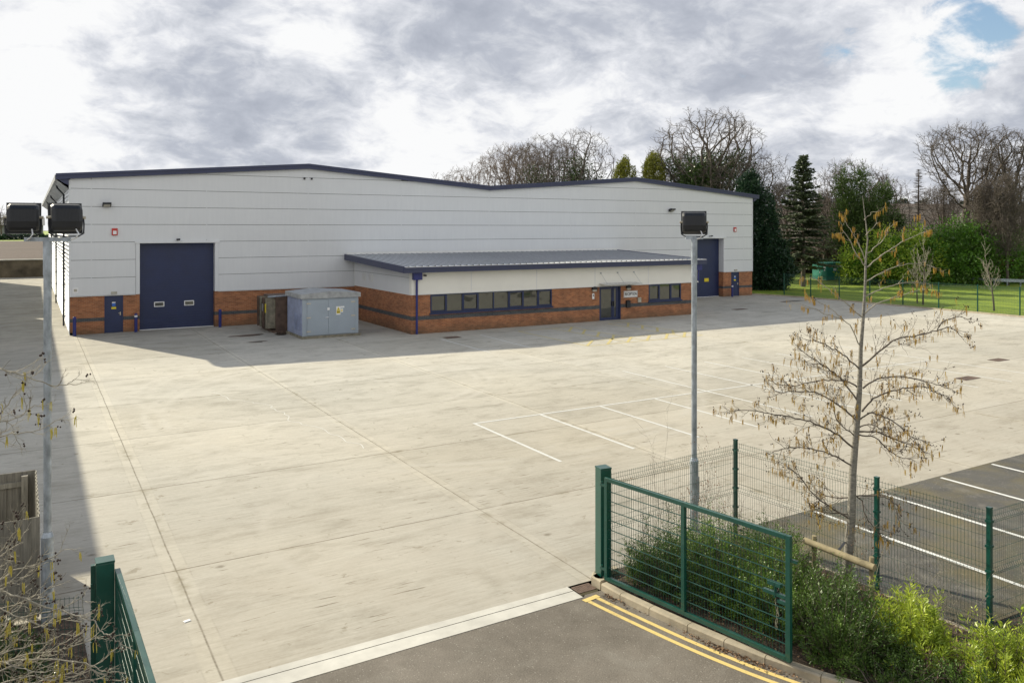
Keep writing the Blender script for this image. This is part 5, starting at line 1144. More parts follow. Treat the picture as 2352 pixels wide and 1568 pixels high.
shrub((11.5, -45.6, 0), 'dark green shrub at the foot of the corner fence post', [(11.6, -45.5, .22, .4, .4, .30), (12.0, -46.0, .25, .45, .45, .34), (11.2, -46.1, .2, .4, .4, .3)], 15000, .036, .013, 'bush_dk', 39)
shrub((-.35, -38.9, 0), 'dark ivy-like shrub against the timber enclosure at the left', [(-.3, -38.9, .30, .35, .5, .40), (-.05, -39.5, .2, .3, .4, .28)], 9000, .05, .028, 'ivy', 40, group=None)
shrub((-.1, -40.4, 0), 'russet-leaved low bush under the left branches', [(-.05, -40.3, .16, .40, .5, .25), (.1, -41.2, .14, .4, .5, .22)], 4200, .05, .028, 'brown_leaf', 41, group=None, stems=40)
shrub((10.6, -41.9, 0), 'dark green shrub between the gate shrubs and the mesh fence', [(10.6, -41.9, .42, .5, .6, .45), (10.9, -41.2, .3, .4, .5, .35)], 20000, .036, .013, 'bush_dk', 42)
shrub((8.75, -40.75, 0), 'narrow dark shrub right against the right gate post', [(8.75, -40.62, .34, .25, .22, .36), (9.7, -40.6, .35, .5, .2, .36)], 10000, .035, .013, 'bush_mid', 43)
shrub((9.4, -44.75, 0), 'low dark shrub beside the kerb just right of the drop bolt', [(9.35, -44.5, .14, .22, .4, .18), (9.75, -45.2, .15, .3, .4, .2)], 7000, .034, .013, 'bush_dk', 44)
# whippy bare shrubs along the fence
def whip(loc, H, seed, label, n=7, spread=.22, mat='twig_pale', leaves=0, group='bare whippy shrubs along the fence'):
    P = dict(n=(6, 5, 4), wob=(.10, .2, .25), up=(.03, .03, .02), kids=(6, 3), start=(.25, .2), ang=((25, 55), (25, 60)), len=(.38, .5), tl=-1, rmin=.0016, taper=.35, minz=-.1)
    t = thing('bare_shrub', label, 'bare shrub', loc, group); G = Grow(seed)
    for i in range(n): a = G.r.uniform(0, 6.28); G.limb(Vector(loc) + Vector((.05 * math.cos(a), .05 * math.sin(a), 0)), Vector((spread * math.cos(a), spread * math.sin(a), 1)).normalized(), H * G.r.uniform(.65, 1.05), .0055, 0, P)
    segmesh('stems', G.thin, M[mat], t, 3)
    if leaves:
        rg = np.random.default_rng(seed); idx = rg.integers(0, len(G.tips), leaves); C = np.array([tuple(G.tips[i][0]) for i in idx]) + rg.normal(size=(leaves, 3)) * .03; leafmesh('dead_leaves', C, rg.normal(size=(leaves, 3)) + np.array([0, 0, -.6]), rg.uniform(.02, .04, leaves), .018, M['brown_leaf'], t, rg)
whip((10.35, -40.35, 0), 1.55, 51, 'bare shrub with a tuft of dead brown leaves behind the gate', 4, .10, 'twig', 260)
whip((9.7, -40.25, 0), 1.9, 52, 'tall thin bare shoots rising above the mesh fence', 3, .12, 'twig')
whip((9.0, -40.45, 0), 1.1, 53, 'bare reddish shrub beside the right gate post', 6, .25, 'twig', 30)
whip((10.9, -40.6, 0), 1.2, 54, 'bare twiggy shrub at the foot of the single floodlight column', 7, .25, 'twig')
whip((11.35, -41.3, 0), 1.2, 55, 'bare shrub against the fence right of the corner post', 7, .25, 'twig')
whip((11.45, -42.9, 0), 1.35, 56, 'bare shrub with a few brown leaves at the middle fence post', 5, .18, 'twig_pale', 90)
whip((11.45, -43.5, 0), .95, 57, 'pale bare shrub by the fence right of the timber rail', 5, .35)
whip((11.30, -43.95, 0), .95, 58, 'pale bare shrub between the bright shrub and the corner post', 6, .4)
whip((11.62, -44.25, 0), 1.0, 59, 'pale bare shrub left of the corner fence post', 5, .4)
whip((12.35, -44.95, 0), 1.1, 60, 'tangled bare shrub right of the corner fence post', 8, .4)
whip((12.9, -45.2, 0), 1.3, 61, 'tangled bare shrub at the right edge of the picture', 8, .4)
def litter_patch():
    rg = np.random.default_rng(77); n = 15000; C = np.stack([rg.uniform(8.3, 14.5, n), rg.uniform(-49, -40.35, n), np.full(n, .09)], 1)
    e = np.interp(-C[:, 1], [-p[1] for p in roadedge], [p[0] for p in roadedge]) + .15; k = (C[:, 0] > e) & ((C[:, 0] < CK - .05) | (C[:, 1] < KS - .1)); C = C[k]; m = len(C)
    C2 = np.stack([rg.uniform(-2, .7, 2500), rg.uniform(-43, -37.1, 2500), np.full(2500, .045)], 1); yk = rg.uniform(-48, -40.6, 2600); xk = np.interp(-yk, [-q[1] for q in roadedge], [q[0] for q in roadedge]) - np.abs(rg.normal(0, .07, 2600)) - .01; C3 = np.stack([xk, yk, np.full(2600, -.002)], 1); C3 = C3[(np.sin(yk * 2.3) + rg.normal(0, .6, 2600)) > .3]; C = np.concatenate([C, C2, C3]); m = len(C)
    C[:, 2] += rg.uniform(0, .02, m); D = rg.normal(size=(m, 3)) * np.array([1, 1, .25])
    o = leafmesh('leaf_litter', C, D, rg.uniform(.02, .055, m), rg.uniform(.012, .03, m), M['litter'], None, rg); tag(o, 'brown leaf litter covering the soil of the planting beds', 'leaf litter'); o['kind'] = 'stuff'
litter_patch()
# ---------------------------------------------------------------- lawn trees, hedge bushes, green kiosk
YT = dict(n=(7, 5, 4, 3), wob=(.03, .12, .18, .2), up=(.02, .16, .10, .08), kids=(13, 5, 3), start=(.34, .25, .2), ang=((35, 60), (25, 50), (25, 50)), len=(.42, .42, .45), tl=0, rmin=.012, taper=.25, minz=0., fall=.6)
bare_tree('young_tree', (59.2, -18.86, 0), 5.6, .075, 71, 'young staked bare tree on the lawn, rightmost of three', YT, 'young bare trees on the lawn', 'young tree', mc='twig_pale', trunkf=.98)
bare_tree('young_tree', (59.2, -13.50, 0), 6.3, .075, 72, 'tallest young bare tree on the lawn, in front of the green hedge bush', YT, 'young bare trees on the lawn', 'young tree', mc='twig_pale', trunkf=.98)
bare_tree('young_tree', (60.1, -12.45, 0), 4.8, .06, 73, 'small young bare tree on the lawn, just left of the tallest one', YT, 'young bare trees on the lawn', 'young tree', mc='twig_pale', trunkf=.98)
gk = thing('green_kiosk', 'dark green electrical kiosk standing on the lawn among the trees', 'electrical kiosk', (79.3, 10.8, 0))
c0 = Vector((77.36, 9.51, 0)); u1 = Vector((77.84, 11.9, 0)) - c0; u2 = Vector((80.9, 10.1, 0)) - c0; u1n, u2n = u1.normalized(), Vector((u1.normalized().y, -u1.normalized().x, 0)); cc = c0 + u1 / 2 + u2n * 1.7
b = MB(); b.obox(cc + Vector((0, 0, .98)), u1n, u2n, (0, 0, 1), u1.length / 2, 1.7, .92); part('body', b, M['kiosk_g'], gk, .02)
b = MB(); b.obox(cc + Vector((0, 0, 1.95)), u1n, u2n, (0, 0, 1), u1.length / 2 + .06, 1.76, .05); part('roof', b, M['kiosk_g'], gk, .01)
b = MB(); b.obox(cc + Vector((0, 0, .04)), u1n, u2n, (0, 0, 1), u1.length / 2 + .08, 1.78, .04); part('plinth', b, M['plinth'], gk)
for s in (-.5, .5): b = MB(); b.obox(cc - u2n * 1.715 + u1n * s * u1.length * .48 + Vector((0, 0, .95)), u1n, u2n, (0, 0, 1), u1.length * .23, .012, .83); part('door', b, M['kiosk_g'], gk, .004)
b = MB(); b.obox(cc - u2n * 1.732 + u1n * -.85 + Vector((0, 0, 1.5)), u1n, u2n, (0, 0, 1), .16, .004, .14); part('notice', b, M['sign_white'], gk)
b = MB(); b.obox(cc - u2n * 1.732 + u1n * -.85 + Vector((0, 0, 1.2)), u1n, u2n, (0, 0, 1), .10, .004, .08); part('notice', b, M['sign_white'], gk)
b = MB(); b.obox(cc - u2n * 1.732 + u1n * -.1 + Vector((0, 0, .95)), u1n, u2n, (0, 0, 1), .03, .02, .10); part('handle', b, M['sign_white'], gk)
b = MB(); b.obox(cc - u1n * (u1.length / 2 + .005) + u2n * (-.6) + Vector((0, 0, 1.25)), u2n, u1n, (0, 0, 1), .2, .004, .13); part('notice', b, M['sign_white'], gk)
b = MB(); b.obox(cc - u1n * (u1.length / 2 + .005) + u2n * (.3) + Vector((0, 0, 1.6)), u2n, u1n, (0, 0, 1), .18, .004, .16); part('notice', b, M['lens'], gk)
def bush(name, loc, label, blobs, n, ln, wd, mat, seed, cat='bush', group=None, trunk=None, shell=.6, up=.1, jitter=.7, lump=.12, two=None):
    t = thing(name, label, cat, loc, group); leafy(t, 'foliage', blobs, n, ln, wd, mat, seed, shell=shell, up=up, jitter=jitter, lump=lump, zmin=.0)
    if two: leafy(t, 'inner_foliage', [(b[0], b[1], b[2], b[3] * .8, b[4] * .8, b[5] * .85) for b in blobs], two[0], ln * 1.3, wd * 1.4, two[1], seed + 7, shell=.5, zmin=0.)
    sg = []; rs = random.Random(seed)
    for b in blobs: sg.append((loc[0] + rs.uniform(-.3, .3), loc[1] + rs.uniform(-.3, .3), -.1, b[0], b[1], b[2], .16, .06))
    segmesh('trunk', sg, M['bark'], t, 6); return t
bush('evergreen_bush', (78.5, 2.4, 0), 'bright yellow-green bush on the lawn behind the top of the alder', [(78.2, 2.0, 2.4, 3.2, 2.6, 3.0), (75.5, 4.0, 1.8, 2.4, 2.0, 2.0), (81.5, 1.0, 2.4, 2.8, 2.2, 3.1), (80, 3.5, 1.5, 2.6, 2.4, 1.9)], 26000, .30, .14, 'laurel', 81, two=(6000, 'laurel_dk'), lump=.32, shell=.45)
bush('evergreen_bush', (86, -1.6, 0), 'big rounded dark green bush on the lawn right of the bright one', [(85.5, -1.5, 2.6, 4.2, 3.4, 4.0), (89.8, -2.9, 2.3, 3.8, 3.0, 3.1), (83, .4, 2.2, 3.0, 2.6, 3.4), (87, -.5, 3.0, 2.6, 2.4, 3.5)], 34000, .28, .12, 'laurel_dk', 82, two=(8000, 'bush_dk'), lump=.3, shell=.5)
bush('evergreen_tree', (62.6, 3.8, 0), 'very dark broad evergreen against the right corner of the warehouse', [(61.2, 4.0, 2.0, 2.6, 2.4, 3.0), (60.8, 4.5, 5.6, 2.1, 2.1, 3.8), (60.2, 5.0, 8.2, 1.5, 1.5, 2.9), (61.9, 3.6, 2.4, 1.6, 1.8, 2.6), (59.5, 4.8, 4, 1.9, 2.2, 4.0), (60.4, 5.1, 10.1, .8, .8, 1.4)], 60000, .24, .12, 'holly', 83, 'evergreen tree', lump=.16, two=(9000, 'holly'))
bush('evergreen_tree', (70.5, 22, 0), 'pale green evergreen behind the right end of the warehouse roof', [(69.8, 21.8, 8, 2.6, 2.6, 4.5), (69.6, 22.5, 11.0, 1.9, 1.9, 2.7)], 24000, .26, .13, 'yew', 84, 'evergreen tree', lump=.2)
bush('evergreen_tree', (79.5, 9.0, 0), 'ivy-green broad evergreen rising behind the green kiosk', [(80.3, 6.8, 4.0, 2.6, 2.4, 3.8), (79.4, 7.8, 8.2, 1.9, 1.8, 2.8), (81.2, 6.4, 7.2, 2.0, 1.9, 2.6), (78.7, 8.4, 10.6, .9, .9, 2.2), (82.2, 5.8, 9.4, 1.2, 1.2, 1.6), (78.8, 8.2, 5.4, 1.6, 1.6, 3.2), (80.3, 7.2, 11.2, .8, .8, 1.7), (83.4, 5.2, 6.5, 1.2, 1.2, 1.2)], 30000, .30, .10, 'yew', 85, 'evergreen tree', lump=.42, shell=.15, up=.5, jitter=.5)
for (x, t_, top, sd, w) in ((1435, 100, 362, 86, 1.0), (1502, 100, 350, 87, 1.15)):
    b_ = at(x, 525, t_); zt = CAMH + (524.8 - top) / FPX * t_
    bush('golden_cypress', (b_.x, b_.y, 0), 'golden-green conical cypress peeking over the roof, ' + ('left of a pair' if x < 1450 else 'right of a pair'), [(b_.x, b_.y, zt * .45, 1.7 * w, 1.7 * w, zt * .42), (b_.x, b_.y, zt - 2.6, 1.25 * w, 1.25 * w, 2.0), (b_.x, b_.y, zt - 1.2, .6 * w, .6 * w, 1.25), (b_.x - .7, b_.y, zt - 2.2, .6, .6, 1.5)], 15000, .24, .11, 'golden', sd, 'cypress', 'golden cypresses behind the roof', up=.9, lump=.2)
def spruce(base, H, rad, seed, label, bottom=.28, mat='spruce', leaves=True, name='spruce_tree', lw=(.16, .30)):
    t = thing(name, label, 'conifer', base, None); rs = random.Random(seed); rg = np.random.default_rng(seed); mb = MB(); mb.tube([base, Vector(base) + Vector((.1, .1, H * .5)), Vector(base) + Vector((0, 0, H))], [.24, .15, .03], 8); part('trunk', mb, M['bark'], t)
    sg = []; C = []; D = []; z = H * bottom if leaves else H * .25
    while z < H * .985:
        f = (z - H * bottom) / (H * (1 - bottom)); f = max(0, f); R_ = rad * (1 - f) ** .8 * rs.uniform(.72, 1.12) + .12
        for k in range(rs.randint(5, 7)):
            a = rs.uniform(0, 6.28); p = Vector((base[0], base[1], base[2] + z + rs.uniform(-.12, .12))); d = Vector((math.cos(a), math.sin(a), .15 + .5 * f)); n = 6; L = R_ * rs.uniform(.75, 1.1); r = .035 * (1 - f) + .012
            for i in range(n):
                d = (d + Vector((0, 0, -.13 if i < 3 else .06))).normalized(); q = p + d * (L / n); sg.append((*p, *q, r, r * .8)); r *= .8
                if leaves:
                    for _ in range(int(11 * L / n / .3) + 3):
                        m = p.lerp(q, rs.random()); C.append(tuple(m)); s = rs.choice((-1, 1)); D.append((d.x * .6 - s * d.y * .8 + rs.gauss(0, .2), d.y * .6 + s * d.x * .8 + rs.gauss(0, .2), -.35 + rs.gauss(0, .25)))
                elif i > 0:
                    for s in (-1, 1): e = p.lerp(q, rs.random()) + Vector((-s * d.y, s * d.x, rs.gauss(0, .2))) * rs.uniform(.15, .4); sg.append((*p, *e, .010, .006))
                p = q
        z += (.26 + .16 * (1 - f)) * H / 14
    segmesh('branches', sg, M['bark_far'], t, 3)
    if leaves: leafmesh('foliage', C, np.array(D), rg.uniform(.28, .5, len(C)), rg.uniform(*lw, len(C)) * .6, M[mat], t, rg)
    return t
b_ = at(1845, 525, 82); spruce((b_.x, b_.y, 0), 13.4, 3.3, 91, 'tall pointed dark spruce right of the warehouse', .16)
b_ = at(2110, 525, 100); spruce((b_.x, b_.y, 0), 13.2, 2.4, 92, 'thin bare larch with layered twigs left of the tall bare tree', .3, leaves=False, name='larch_tree')
b_ = at(2168, 525, 96); spruce((b_.x, b_.y, 0), 11.8, 2.0, 93, 'smaller thin bare larch just left of the tall bare tree', .3, leaves=False, name='larch_tree')
# bare trees: (px, distance, top py, trunk radius, seed, spread, ivy, label)
BT = [(1215, 118, 330, .34, 106, 1, None, 'brown bare tree crowding the middle of the clump above the roof', 'bark_brown'),
      (1290, 114, 322, .34, 116, 1, None, 'brown bare tree filling the gap between the two ivied crowns above the roof', 'bark_brown'),
      (1580, 110, 330, .3, 120, 1, None, 'bare tree left of the trunk of the great oak', 'bark_brown'),
      (1045, 120, 384, .30, 101, .8, None, 'low brown bare tree, farthest left above the roof valley', 'bark_brown'),
      (1120, 116, 352, .34, 102, .9, None, 'brown bare tree above the roof valley, second from the left', 'bark_brown'),
      (1180, 112, 330, .34, 103, .8, (9.5, 60, .9), 'brown bare tree with ivied trunk, third from the left above the roof', 'bark_brown'),
      (1250, 108, 306, .42, 104, .85, (13.5, 110, 1.3), 'bare tree with thick ivy, left of the two ivied crowns above the roof', 'bark_far'),
      (1332, 106, 292, .45, 105, .95, (14.5, 130, 1.5), 'bare tree with the thickest ivy, right end of the clump above the roof', 'bark_far'),
      (1530, 112, 330, .35, 107, .9, None, 'bare tree between the golden cypress and the great ivied oak', 'bark_far'),
      (1634, 98, 243, .60, 108, 1.25, (14.5, 110, .75), 'great spreading bare oak with ivied trunk above the roof', 'bark'),
      (1718, 94, 352, .35, 109, 1.0, (10.5, 90, .6), 'bare tree with ivied stem above the right slope of the roof', 'bark_far'),
      (1955, 98, 362, .45, 110, 1.15, (7, 20, .6), 'wide bare crown fanning out behind the ivy-green evergreen', 'bark_far'),
      (2030, 104, 400, .32, 111, 1.0, None, 'bare tree at the right of the ivy-green evergreen', 'bark_far'),
      (2218, 92, 281, .40, 112, 1.0, None, 'tallest bare tree at the right, fan-shaped with a tall clear trunk', 'bark'),
      (2290, 98, 350, .26, 113, .8, (8, 18, .35), 'thin bare tree right of the tallest one', 'bark_far'),
      (2335, 90, 296, .44, 114, 1.0, None, 'big bare tree cut by the right edge of the picture', 'bark'),
      (2160, 120, 430, .28, 115, .9, None, 'small distant bare tree left of the tallest one', 'bark_far'),
      (2390, 98, 330, .36, 117, .9, None, 'bare tree just beyond the right edge', 'bark_far'),
      (1800, 110, 420, .28, 118, .8, None, 'small bare tree between the dark evergreen and the spruce', 'bark_far'),
      (1895, 104, 440, .28, 119, .8, None, 'small bare tree behind the right side of the spruce', 'bark_far'),
      (2262, 86, 420, .16, 121, .7, (7, 20, .3), 'slender ivied bare tree low right of the tallest one', 'bark_far'),
      (2315, 84, 400, .15, 122, .7, None, 'slender bare tree near the right edge', 'bark_far')]
WD = {101: 150, 102: 150, 103: 150, 104: 170, 105: 175, 106: 150, 116: 140, 120: 140, 107: 150, 108: 250, 109: 190, 110: 200, 111: 130, 112: 215, 113: 90, 114: 150, 115: 90, 117: 150, 118: 80, 119: 80, 121: 70, 122: 80}
from mathutils import kdtree
_cache = {}
def colonize(key, seed, aspect, cb, fan, nA=1300, step=.020, kill=.034, infl=.17):
    """space-colonisation skeleton of a tree of height 1 and crown width = aspect"""
    if key in _cache: return _cache[key]
    rg = np.random.default_rng(seed); A = []
    while len(A) < nA:
        x, y, z = rg.uniform(-1, 1), rg.uniform(-1, 1), rg.uniform(0, 1); rr = math.hypot(x, y); a = math.atan2(y, x)
        if fan: lim = (.20 + .80 * min(1, z / .62) ** .8) * (1 if z < .7 else math.sqrt(max(0, 1 - ((z - .7) / .32) ** 2)))
        else: lim = math.sqrt(max(0, 1 - ((z - .42) / (.60 if z > .42 else .50)) ** 2))
        lim *= 1 + .16 * math.sin(3 * a + seed) + .12 * math.sin(5 * a + 2.1 * seed + 6 * z)
        if rr > lim or rg.random() > .25 + .75 * (rr / (lim + 1e-6)) ** 2 + (.4 if z > .75 else 0): continue
        A.append((x * aspect / 2, y * aspect / 2, cb + (1 - cb) * z))
    A = [Vector(q) for q in A]; nodes = [Vector((0, 0, 0))]; par = [-1]; p = Vector((0, 0, 0)); d = Vector((rg.normal() * .04, rg.normal() * .04, 1)).normalized()
    while p.z < cb + .02: d = (d + Vector((rg.normal() * .05, rg.normal() * .05, .12))).normalized(); p = p + d * step; nodes.append(p); par.append(len(nodes) - 2)
    for it in range(90):
        kd = kdtree.KDTree(len(nodes)); [kd.insert(q, i) for i, q in enumerate(nodes)]; kd.balance(); pull = {}; keep = []
        for q in A:
            co, i, dist = kd.find(q)
            if dist < kill: continue
            keep.append(q)
            if dist < infl or it < 12: pull.setdefault(i, Vector((0, 0, 0))); pull[i] += (q - co).normalized()
        A = keep
        if not pull: break
        n0 = len(nodes)
        for i, v in pull.items():
            if v.length < 1e-5: continue
            di = (nodes[i] - nodes[par[i]]).normalized() if par[i] >= 0 else Vector((0, 0, 1)); v = (v.normalized() + di * .35 + Vector([rg.normal() * .22 for _ in range(3)])).normalized()
            nodes.append(nodes[i] + v * step); par.append(i)
        if len(nodes) == n0 or len(nodes) > 5200 or len(A) < 12: break
    kids = [0] * len(nodes); leafn = [0.] * len(nodes)
    for i in range(len(nodes) - 1, 0, -1):
        if leafn[i] == 0: leafn[i] = 1.
        leafn[par[i]] += leafn[i]; kids[par[i]] += 1
    _cache[key] = (nodes, par, leafn, kids); return _cache[key]
def sc_tree(base, H, W, r0, seed, label, cb, fan, key, mc, ivy, tw=5, name='bare_tree', group='bare winter trees behind the site'):
    nodes, par, lf, kids = colonize(key, seed, min(1.25, W / H), cb, fan); rs = random.Random(seed); b = Vector(base); an_ = rs.uniform(0, 6.28) if key != seed else 0.
    ca, sa = math.cos(an_), math.sin(an_); zm = max(q.z for q in nodes); xm = sorted(math.hypot(q.x, q.y) for q in nodes)[int(len(nodes) * .99)]; sx = W / 2 / xm; sz = H / zm * .965
    Q = [Vector((b.x + (q.x * ca - q.y * sa) * sx, b.y + (q.x * sa + q.y * ca) * sx, b.z + q.z * sz)) for q in nodes]; L0 = lf[0]; rad = [max(.014, r0 * (l / L0) ** .50) for l in lf]
    t = thing(name, label, 'bare tree', base, group); thick = []; thin = []
    for i in range(1, len(Q)):
        s = (*Q[par[i]], *Q[i], min(rad[par[i]], rad[i] * 1.35), rad[i]); (thick if rad[i] > .075 else thin).append(s)
        if rad[i] < .045:
            d = (Q[i] - Q[par[i]]).normalized()
            for _ in range(tw if kids[i] == 0 else (1 if rs.random() < .9 else 0)):
                e = (d * .7 + Vector([rs.gauss(0, .45) for _ in range(3)]) + Vector((0, 0, .22))).normalized(); p = Q[i]; L = rs.uniform(.5, 1.25)
                for k in range(3):
                    q = p + e * L / 3; thin.append((*p, *q, .014 - .002 * k, .012 - .002 * k)); p = q; e = (e + Vector([rs.gauss(0, .28) for _ in range(3)]) + Vector((0, 0, .06))).normalized()
                    if k < 2: f = (e + Vector([rs.gauss(0, .6) for _ in range(3)])).normalized(); thin.append((*p, *(p + f * L * .32), .013, .009))
    segmesh('trunk', thick, M['bark'], t, 7); segmesh('crown', thin, M[mc], t, 3)
    if ivy:
        rg = np.random.default_rng(seed); C = []; D = []; zmax, dens, rr = ivy
        for s in thick:
            a, c = Vector(s[:3]), Vector(s[3:6])
            if a.z - b.z > zmax or rs.random() < .18: continue
            for _ in range(max(1, int((c - a).length * dens))):
                dv = Vector(rg.normal(size=3)).normalized(); C.append(tuple(a.lerp(c, rg.random()) + dv * (rr * rg.random() ** .6 + s[6]))); D.append(tuple(dv + Vector((0, 0, .3))))
        if C: leafmesh('ivy', C, np.array(D), rg.uniform(.14, .34, len(C)), rg.uniform(.12, .26, len(C)), M['ivy'], t, rg)
    return t
PR = {112: (.46, True, 112), 114: (.30, True, 114), 108: (.30, True, 108), 104: (.28, False, 104), 105: (.28, False, 104), 110: (.25, False, 110), 101: (.2, False, 101), 109: (.35, True, 109)}
for (px, t_, top, r, sd, spr, ivy, lab, mc) in BT:
    b_ = at(px, 525, t_); H = CAMH + (524.8 - top) / FPX * t_; cb, fan, key = PR.get(sd, {0: (.2, False, 101), 1: (.35, True, 109), 2: (.28, False, 104)}[sd % 3])
    sc_tree((b_.x, b_.y, 0), H, WD[sd] / FPX * t_, r, sd, lab, cb, fan, key, mc, ivy)
# undergrowth: woodland edge nobody could count
def undergrowth():
    rg = np.random.default_rng(200); rs = random.Random(200); C = []; 
    def band(n, x0, x1, t0, t1, zh, wt=1.):
        px = rg.uniform(x0, x1, n); t = rg.uniform(t0, t1, n); t = np.where((px < 1975), 106 + (t - t0) * .7, t); zc = rg.random(n) ** 1.3 * (zh * (0.65 + .35 * np.sin(px * .05) * np.sin(px * .013 + 1)))
        return np.array([tuple(at(a, 524.8, b).xy) + (c,) for a, b, c in zip(px, t, zc)])
    c = band(30000, 1755, 2420, 96, 114, 4.6); o = leafmesh('undergrowth', c, rg.normal(size=c.shape), rg.uniform(.25, .6, len(c)), rg.uniform(.12, .3, len(c)), M['scrub'], None, rg)
    tag(o, 'brown woodland undergrowth along the back of the lawn', 'undergrowth'); o['kind'] = 'stuff'
    c = band(16000, 1740, 2420, 98, 112, 4.4); o = leafmesh('evergreen_undergrowth', c, rg.normal(size=c.shape), rg.uniform(.25, .55, len(c)), rg.uniform(.15, .3, len(c)), M['scrub_g'], None, rg)
    tag(o, 'dark green undergrowth mixed along the back of the lawn', 'undergrowth'); o['kind'] = 'stuff'
    sg = []
    for _ in range(1900):
        _px = rs.uniform(1755, 2430); p = at(_px, 524.8, rs.uniform(106, 120) if _px < 1975 else rs.uniform(95, 114)); p.z = 0; d = Vector((rs.gauss(0, .25), rs.gauss(0, .25), 1)).normalized(); L = rs.uniform(2, 6.2); r = rs.uniform(.012, .045)
        for i in range(3):
            q = p + d * L / 3; sg.append((*p, *q, r, r * .7)); r *= .7
            for _ in range(2): e = q + (d + Vector([rs.gauss(0, .6) for _ in range(3)])) * L * .18; sg.append((*q, *e, r * .6, r * .4))
            p = q; d = (d + Vector((rs.gauss(0, .15), rs.gauss(0, .15), 0))).normalized()
    o = segmesh('saplings', sg, M['bark_brown'], None, 3); tag(o, 'thicket of thin bare saplings at the woodland edge', 'saplings'); o['kind'] = 'stuff'
    c = band(30000, 900, 1800, 100, 125, 9.0); c[:, 2] += 0
    o = leafmesh('distant_woodland', c, rg.normal(size=c.shape), rg.uniform(.3, .7, len(c)), rg.uniform(.1, .3, len(c)), M['scrub'], None, rg); tag(o, 'brown woodland mass mostly hidden behind the warehouse', 'woodland'); o['kind'] = 'stuff'
undergrowth()
bh = thing('beech_hedge', 'russet beech hedge behind the lawn at the right edge', 'hedge', tuple(at(2335, 524.8, 88).xy) + (0,))
bl_ = [tuple(at(px, 524.8, 88 + (px % 7) * .3).xy) + (1.2, 1.5, 1.2, 1.3 + .4 * (i % 2)) for i, px in enumerate(range(2285, 2440, 22))]
leafy(bh, 'foliage', bl_, 9000, .22, .12, 'beech', 210, shell=.3)
gr = thing('guard_rail', 'low grey roadside guard rail behind the lawn at the right', 'guard rail', tuple(at(2300, 524.8, 84).xy) + (0,))
pts = [at(px, 524.8, t_) for px, t_ in ((2225, 86), (2300, 83), (2440, 80))]; p = MB()
for a, b in zip(pts[:-1], pts[1:]): p.beam((a.x, a.y, .62), (b.x, b.y, .62), .06, .30)
part('rail', p, M['galv'], gr)
for k in range(8): q = pts[0].lerp(pts[2], k / 7); p = MB(); p.box(q.x - .05, q.y - .05, 0, q.x + .05, q.y + .05, .6); part('post', p, M['galv'], gr)
# ---------------------------------------------------------------- hills, field and far left
def terrain(name, fn, x0, x1, y0, y1, nx, ny, mat):
    X, Y_ = np.meshgrid(np.linspace(x0, x1, nx), np.linspace(y0, y1, ny)); Z = fn(X, Y_); V = np.stack([X, Y_, Z], -1).reshape(-1, 3); i = np.arange(ny - 1)[:, None] * nx + np.arange(nx - 1)[None]; i = i.ravel()
    return structure(nmesh(name, V, np.stack([i, i + 1, i + nx + 1, i + nx], 1), mat, None, True))
def hillf(X, Y_):
    fx, fy = _S, _C; u = X * math.sin(R(48)) + (Y_ + 51) * math.cos(R(48)); w = X * math.cos(R(48)) - (Y_ + 51) * math.sin(R(48))
    s = np.clip((u - 190) / 330, 0, 1); s = s * s * (3 - 2 * s); return -.6 + s * (17.5 + 2.2 * np.sin(w * .008 + 1) + 1.2 * np.sin(w * .023) + .7 * np.sin(u * .03 + w * .02))
terrain('hills', hillf, 60, 1300, -500, 900, 110, 110, M['hill'])
def skyline():
    rg = np.random.default_rng(300); C = []
    for i in range(46):
        px = rg.uniform(1780, 2420); t_ = rg.uniform(470, 560); p = at(px, 524.8, t_); z = float(hillf(np.array(p.x), np.array(p.y))); s = rg.uniform(1.4, 4.2); w = s * rg.uniform(.5, .9)
        t = thing('pine_tree', 'tiny distant pine on the heath skyline', 'pine tree', (p.x, p.y, z), 'tiny pines along the skyline of the heath')
        cc, dd = cloud([(p.x, p.y, z + s * .8, w, w, s * .55)], 320, rg, .2, .25); leafmesh('crown', cc, dd + rg.normal(size=dd.shape), rg.uniform(.5, 1.0, len(cc)), .45, M['holly'], t, rg); segmesh('trunk', [(p.x, p.y, z - .3, p.x, p.y, z + s * .8, .22, .12)], M['bark'], t, 5)
skyline()
rw = thing('retaining_wall', 'old weathered retaining wall across the far end of the side yard', 'wall', (-8, 64, 0))
p = MB(); p.box(-60, 63.6, 0, X1, 64.1, 2.08); part('wall', p, M['oldwall'], rw); p = MB(); p.box(-60, 63.5, 2.08, X1, 64.2, 2.2); part('coping', p, M['channel'], rw)
mbf = MB(); mbf.poly([(-140, 64.15, 2.05), (150, 64.15, 2.05), (190, 215, 2.4), (-160, 215, 2.4)]); structure(part('field', mbf, M['field']))
mbf = MB(); mbf.poly([(-160, 215.2, 2.4), (190, 215.2, 2.4), (400, 800, 3.5), (-300, 800, 3.5)]); structure(part('meadow', mbf, M['grass']))
barn = thing('barn', 'distant grey barn beyond the ploughed field at the left edge', 'barn', (-2, 262, 2.5))
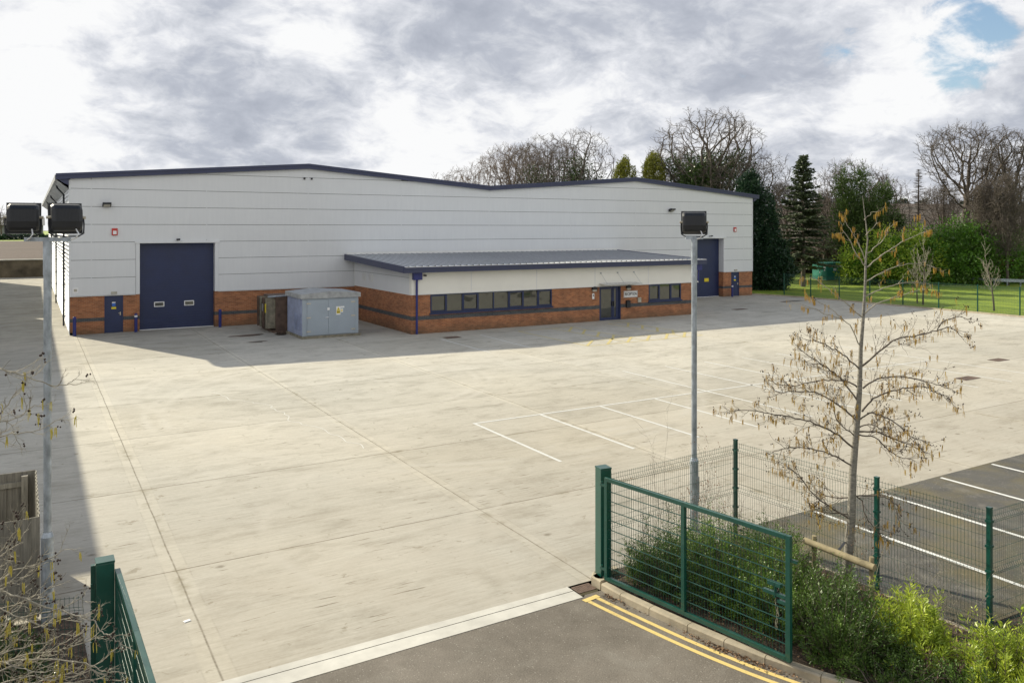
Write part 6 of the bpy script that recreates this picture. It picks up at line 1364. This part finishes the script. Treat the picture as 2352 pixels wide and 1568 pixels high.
p = MB(); p.box(-16, 262, 2.4, 3.5, 276, 7.0); part('wall', p, M['farwall'], barn); p = MB(); p.prism([(261, 7.0), (277, 7.0), (269, 9.6)], lambda u, v, h: (h, u, v), -16.5, 4.0); part('roof', p, M['farwall'], barn)
for x in (-12, -7, -1.5): p = MB(); p.box(x, 261.9, 4.6, x + 1.3, 261.99, 5.8); part('window', p, M['dark'], barn)
for i, (x, y, hh, sd) in enumerate([(-8, 250, 11, 131), (-3.0, 285, 13, 132), (-14, 240, 9, 133), (7.5, 246, 8, 134)]):
    bare_tree('bare_tree', (x, y, 2.4), hh, .3, sd, ['bare tree beside the distant barn', 'bare tree behind the distant barn', 'bare tree left of the distant barn', 'bare tree right of the distant barn'][i], dict(rmin=.05, kids=(8, 5, 5, 3)), group='distant bare trees by the barn')
hd = thing('hedge', 'dark clipped hedge beyond the ploughed field at the left edge', 'hedge', (-2, 236, 2.4)); leafy(hd, 'foliage', [(-14 + 4 * i, 236 + (i % 2), 3.0, 2.8, 1.2, 1.0) for i in range(7)], 5000, .6, .4, 'holly', 220)
# neighbouring warehouse just outside the left edge (its shadow crosses the side yard)
nb_ = thing('neighbour_building', 'neighbouring grey industrial building left of the side yard, out of view', 'warehouse', (-20, 0, 0))
p = MB(); p.box(-34, -20.0, 0, -5.0, 24.0, 9.2); part('wall', p, M['clad'], nb_)
nb2 = thing('neighbour_building', 'second neighbouring building farther along the side yard, out of view', 'warehouse', (-20, 40, 0))
p = MB(); p.box(-34, 26.2, 0, -5.2, 60.0, 9.2); part('wall', p, M['clad'], nb2)

# hedge and trees across the road behind the viewpoint: what the reception windows mirror
bhg = thing('boundary_hedge', 'tall evergreen boundary hedge across the road behind the viewpoint, seen only in the windows', 'hedge', (50, -66, 0))
leafy(bhg, 'foliage', [(8 + 3.6 * i, -66 + (i % 3) * .8, 2.6, 2.6, 1.8, 2.8 + .5 * ((i * 7) % 3)) for i in range(24)], 26000, .45, .3, 'bush_dk', 400, shell=.55)
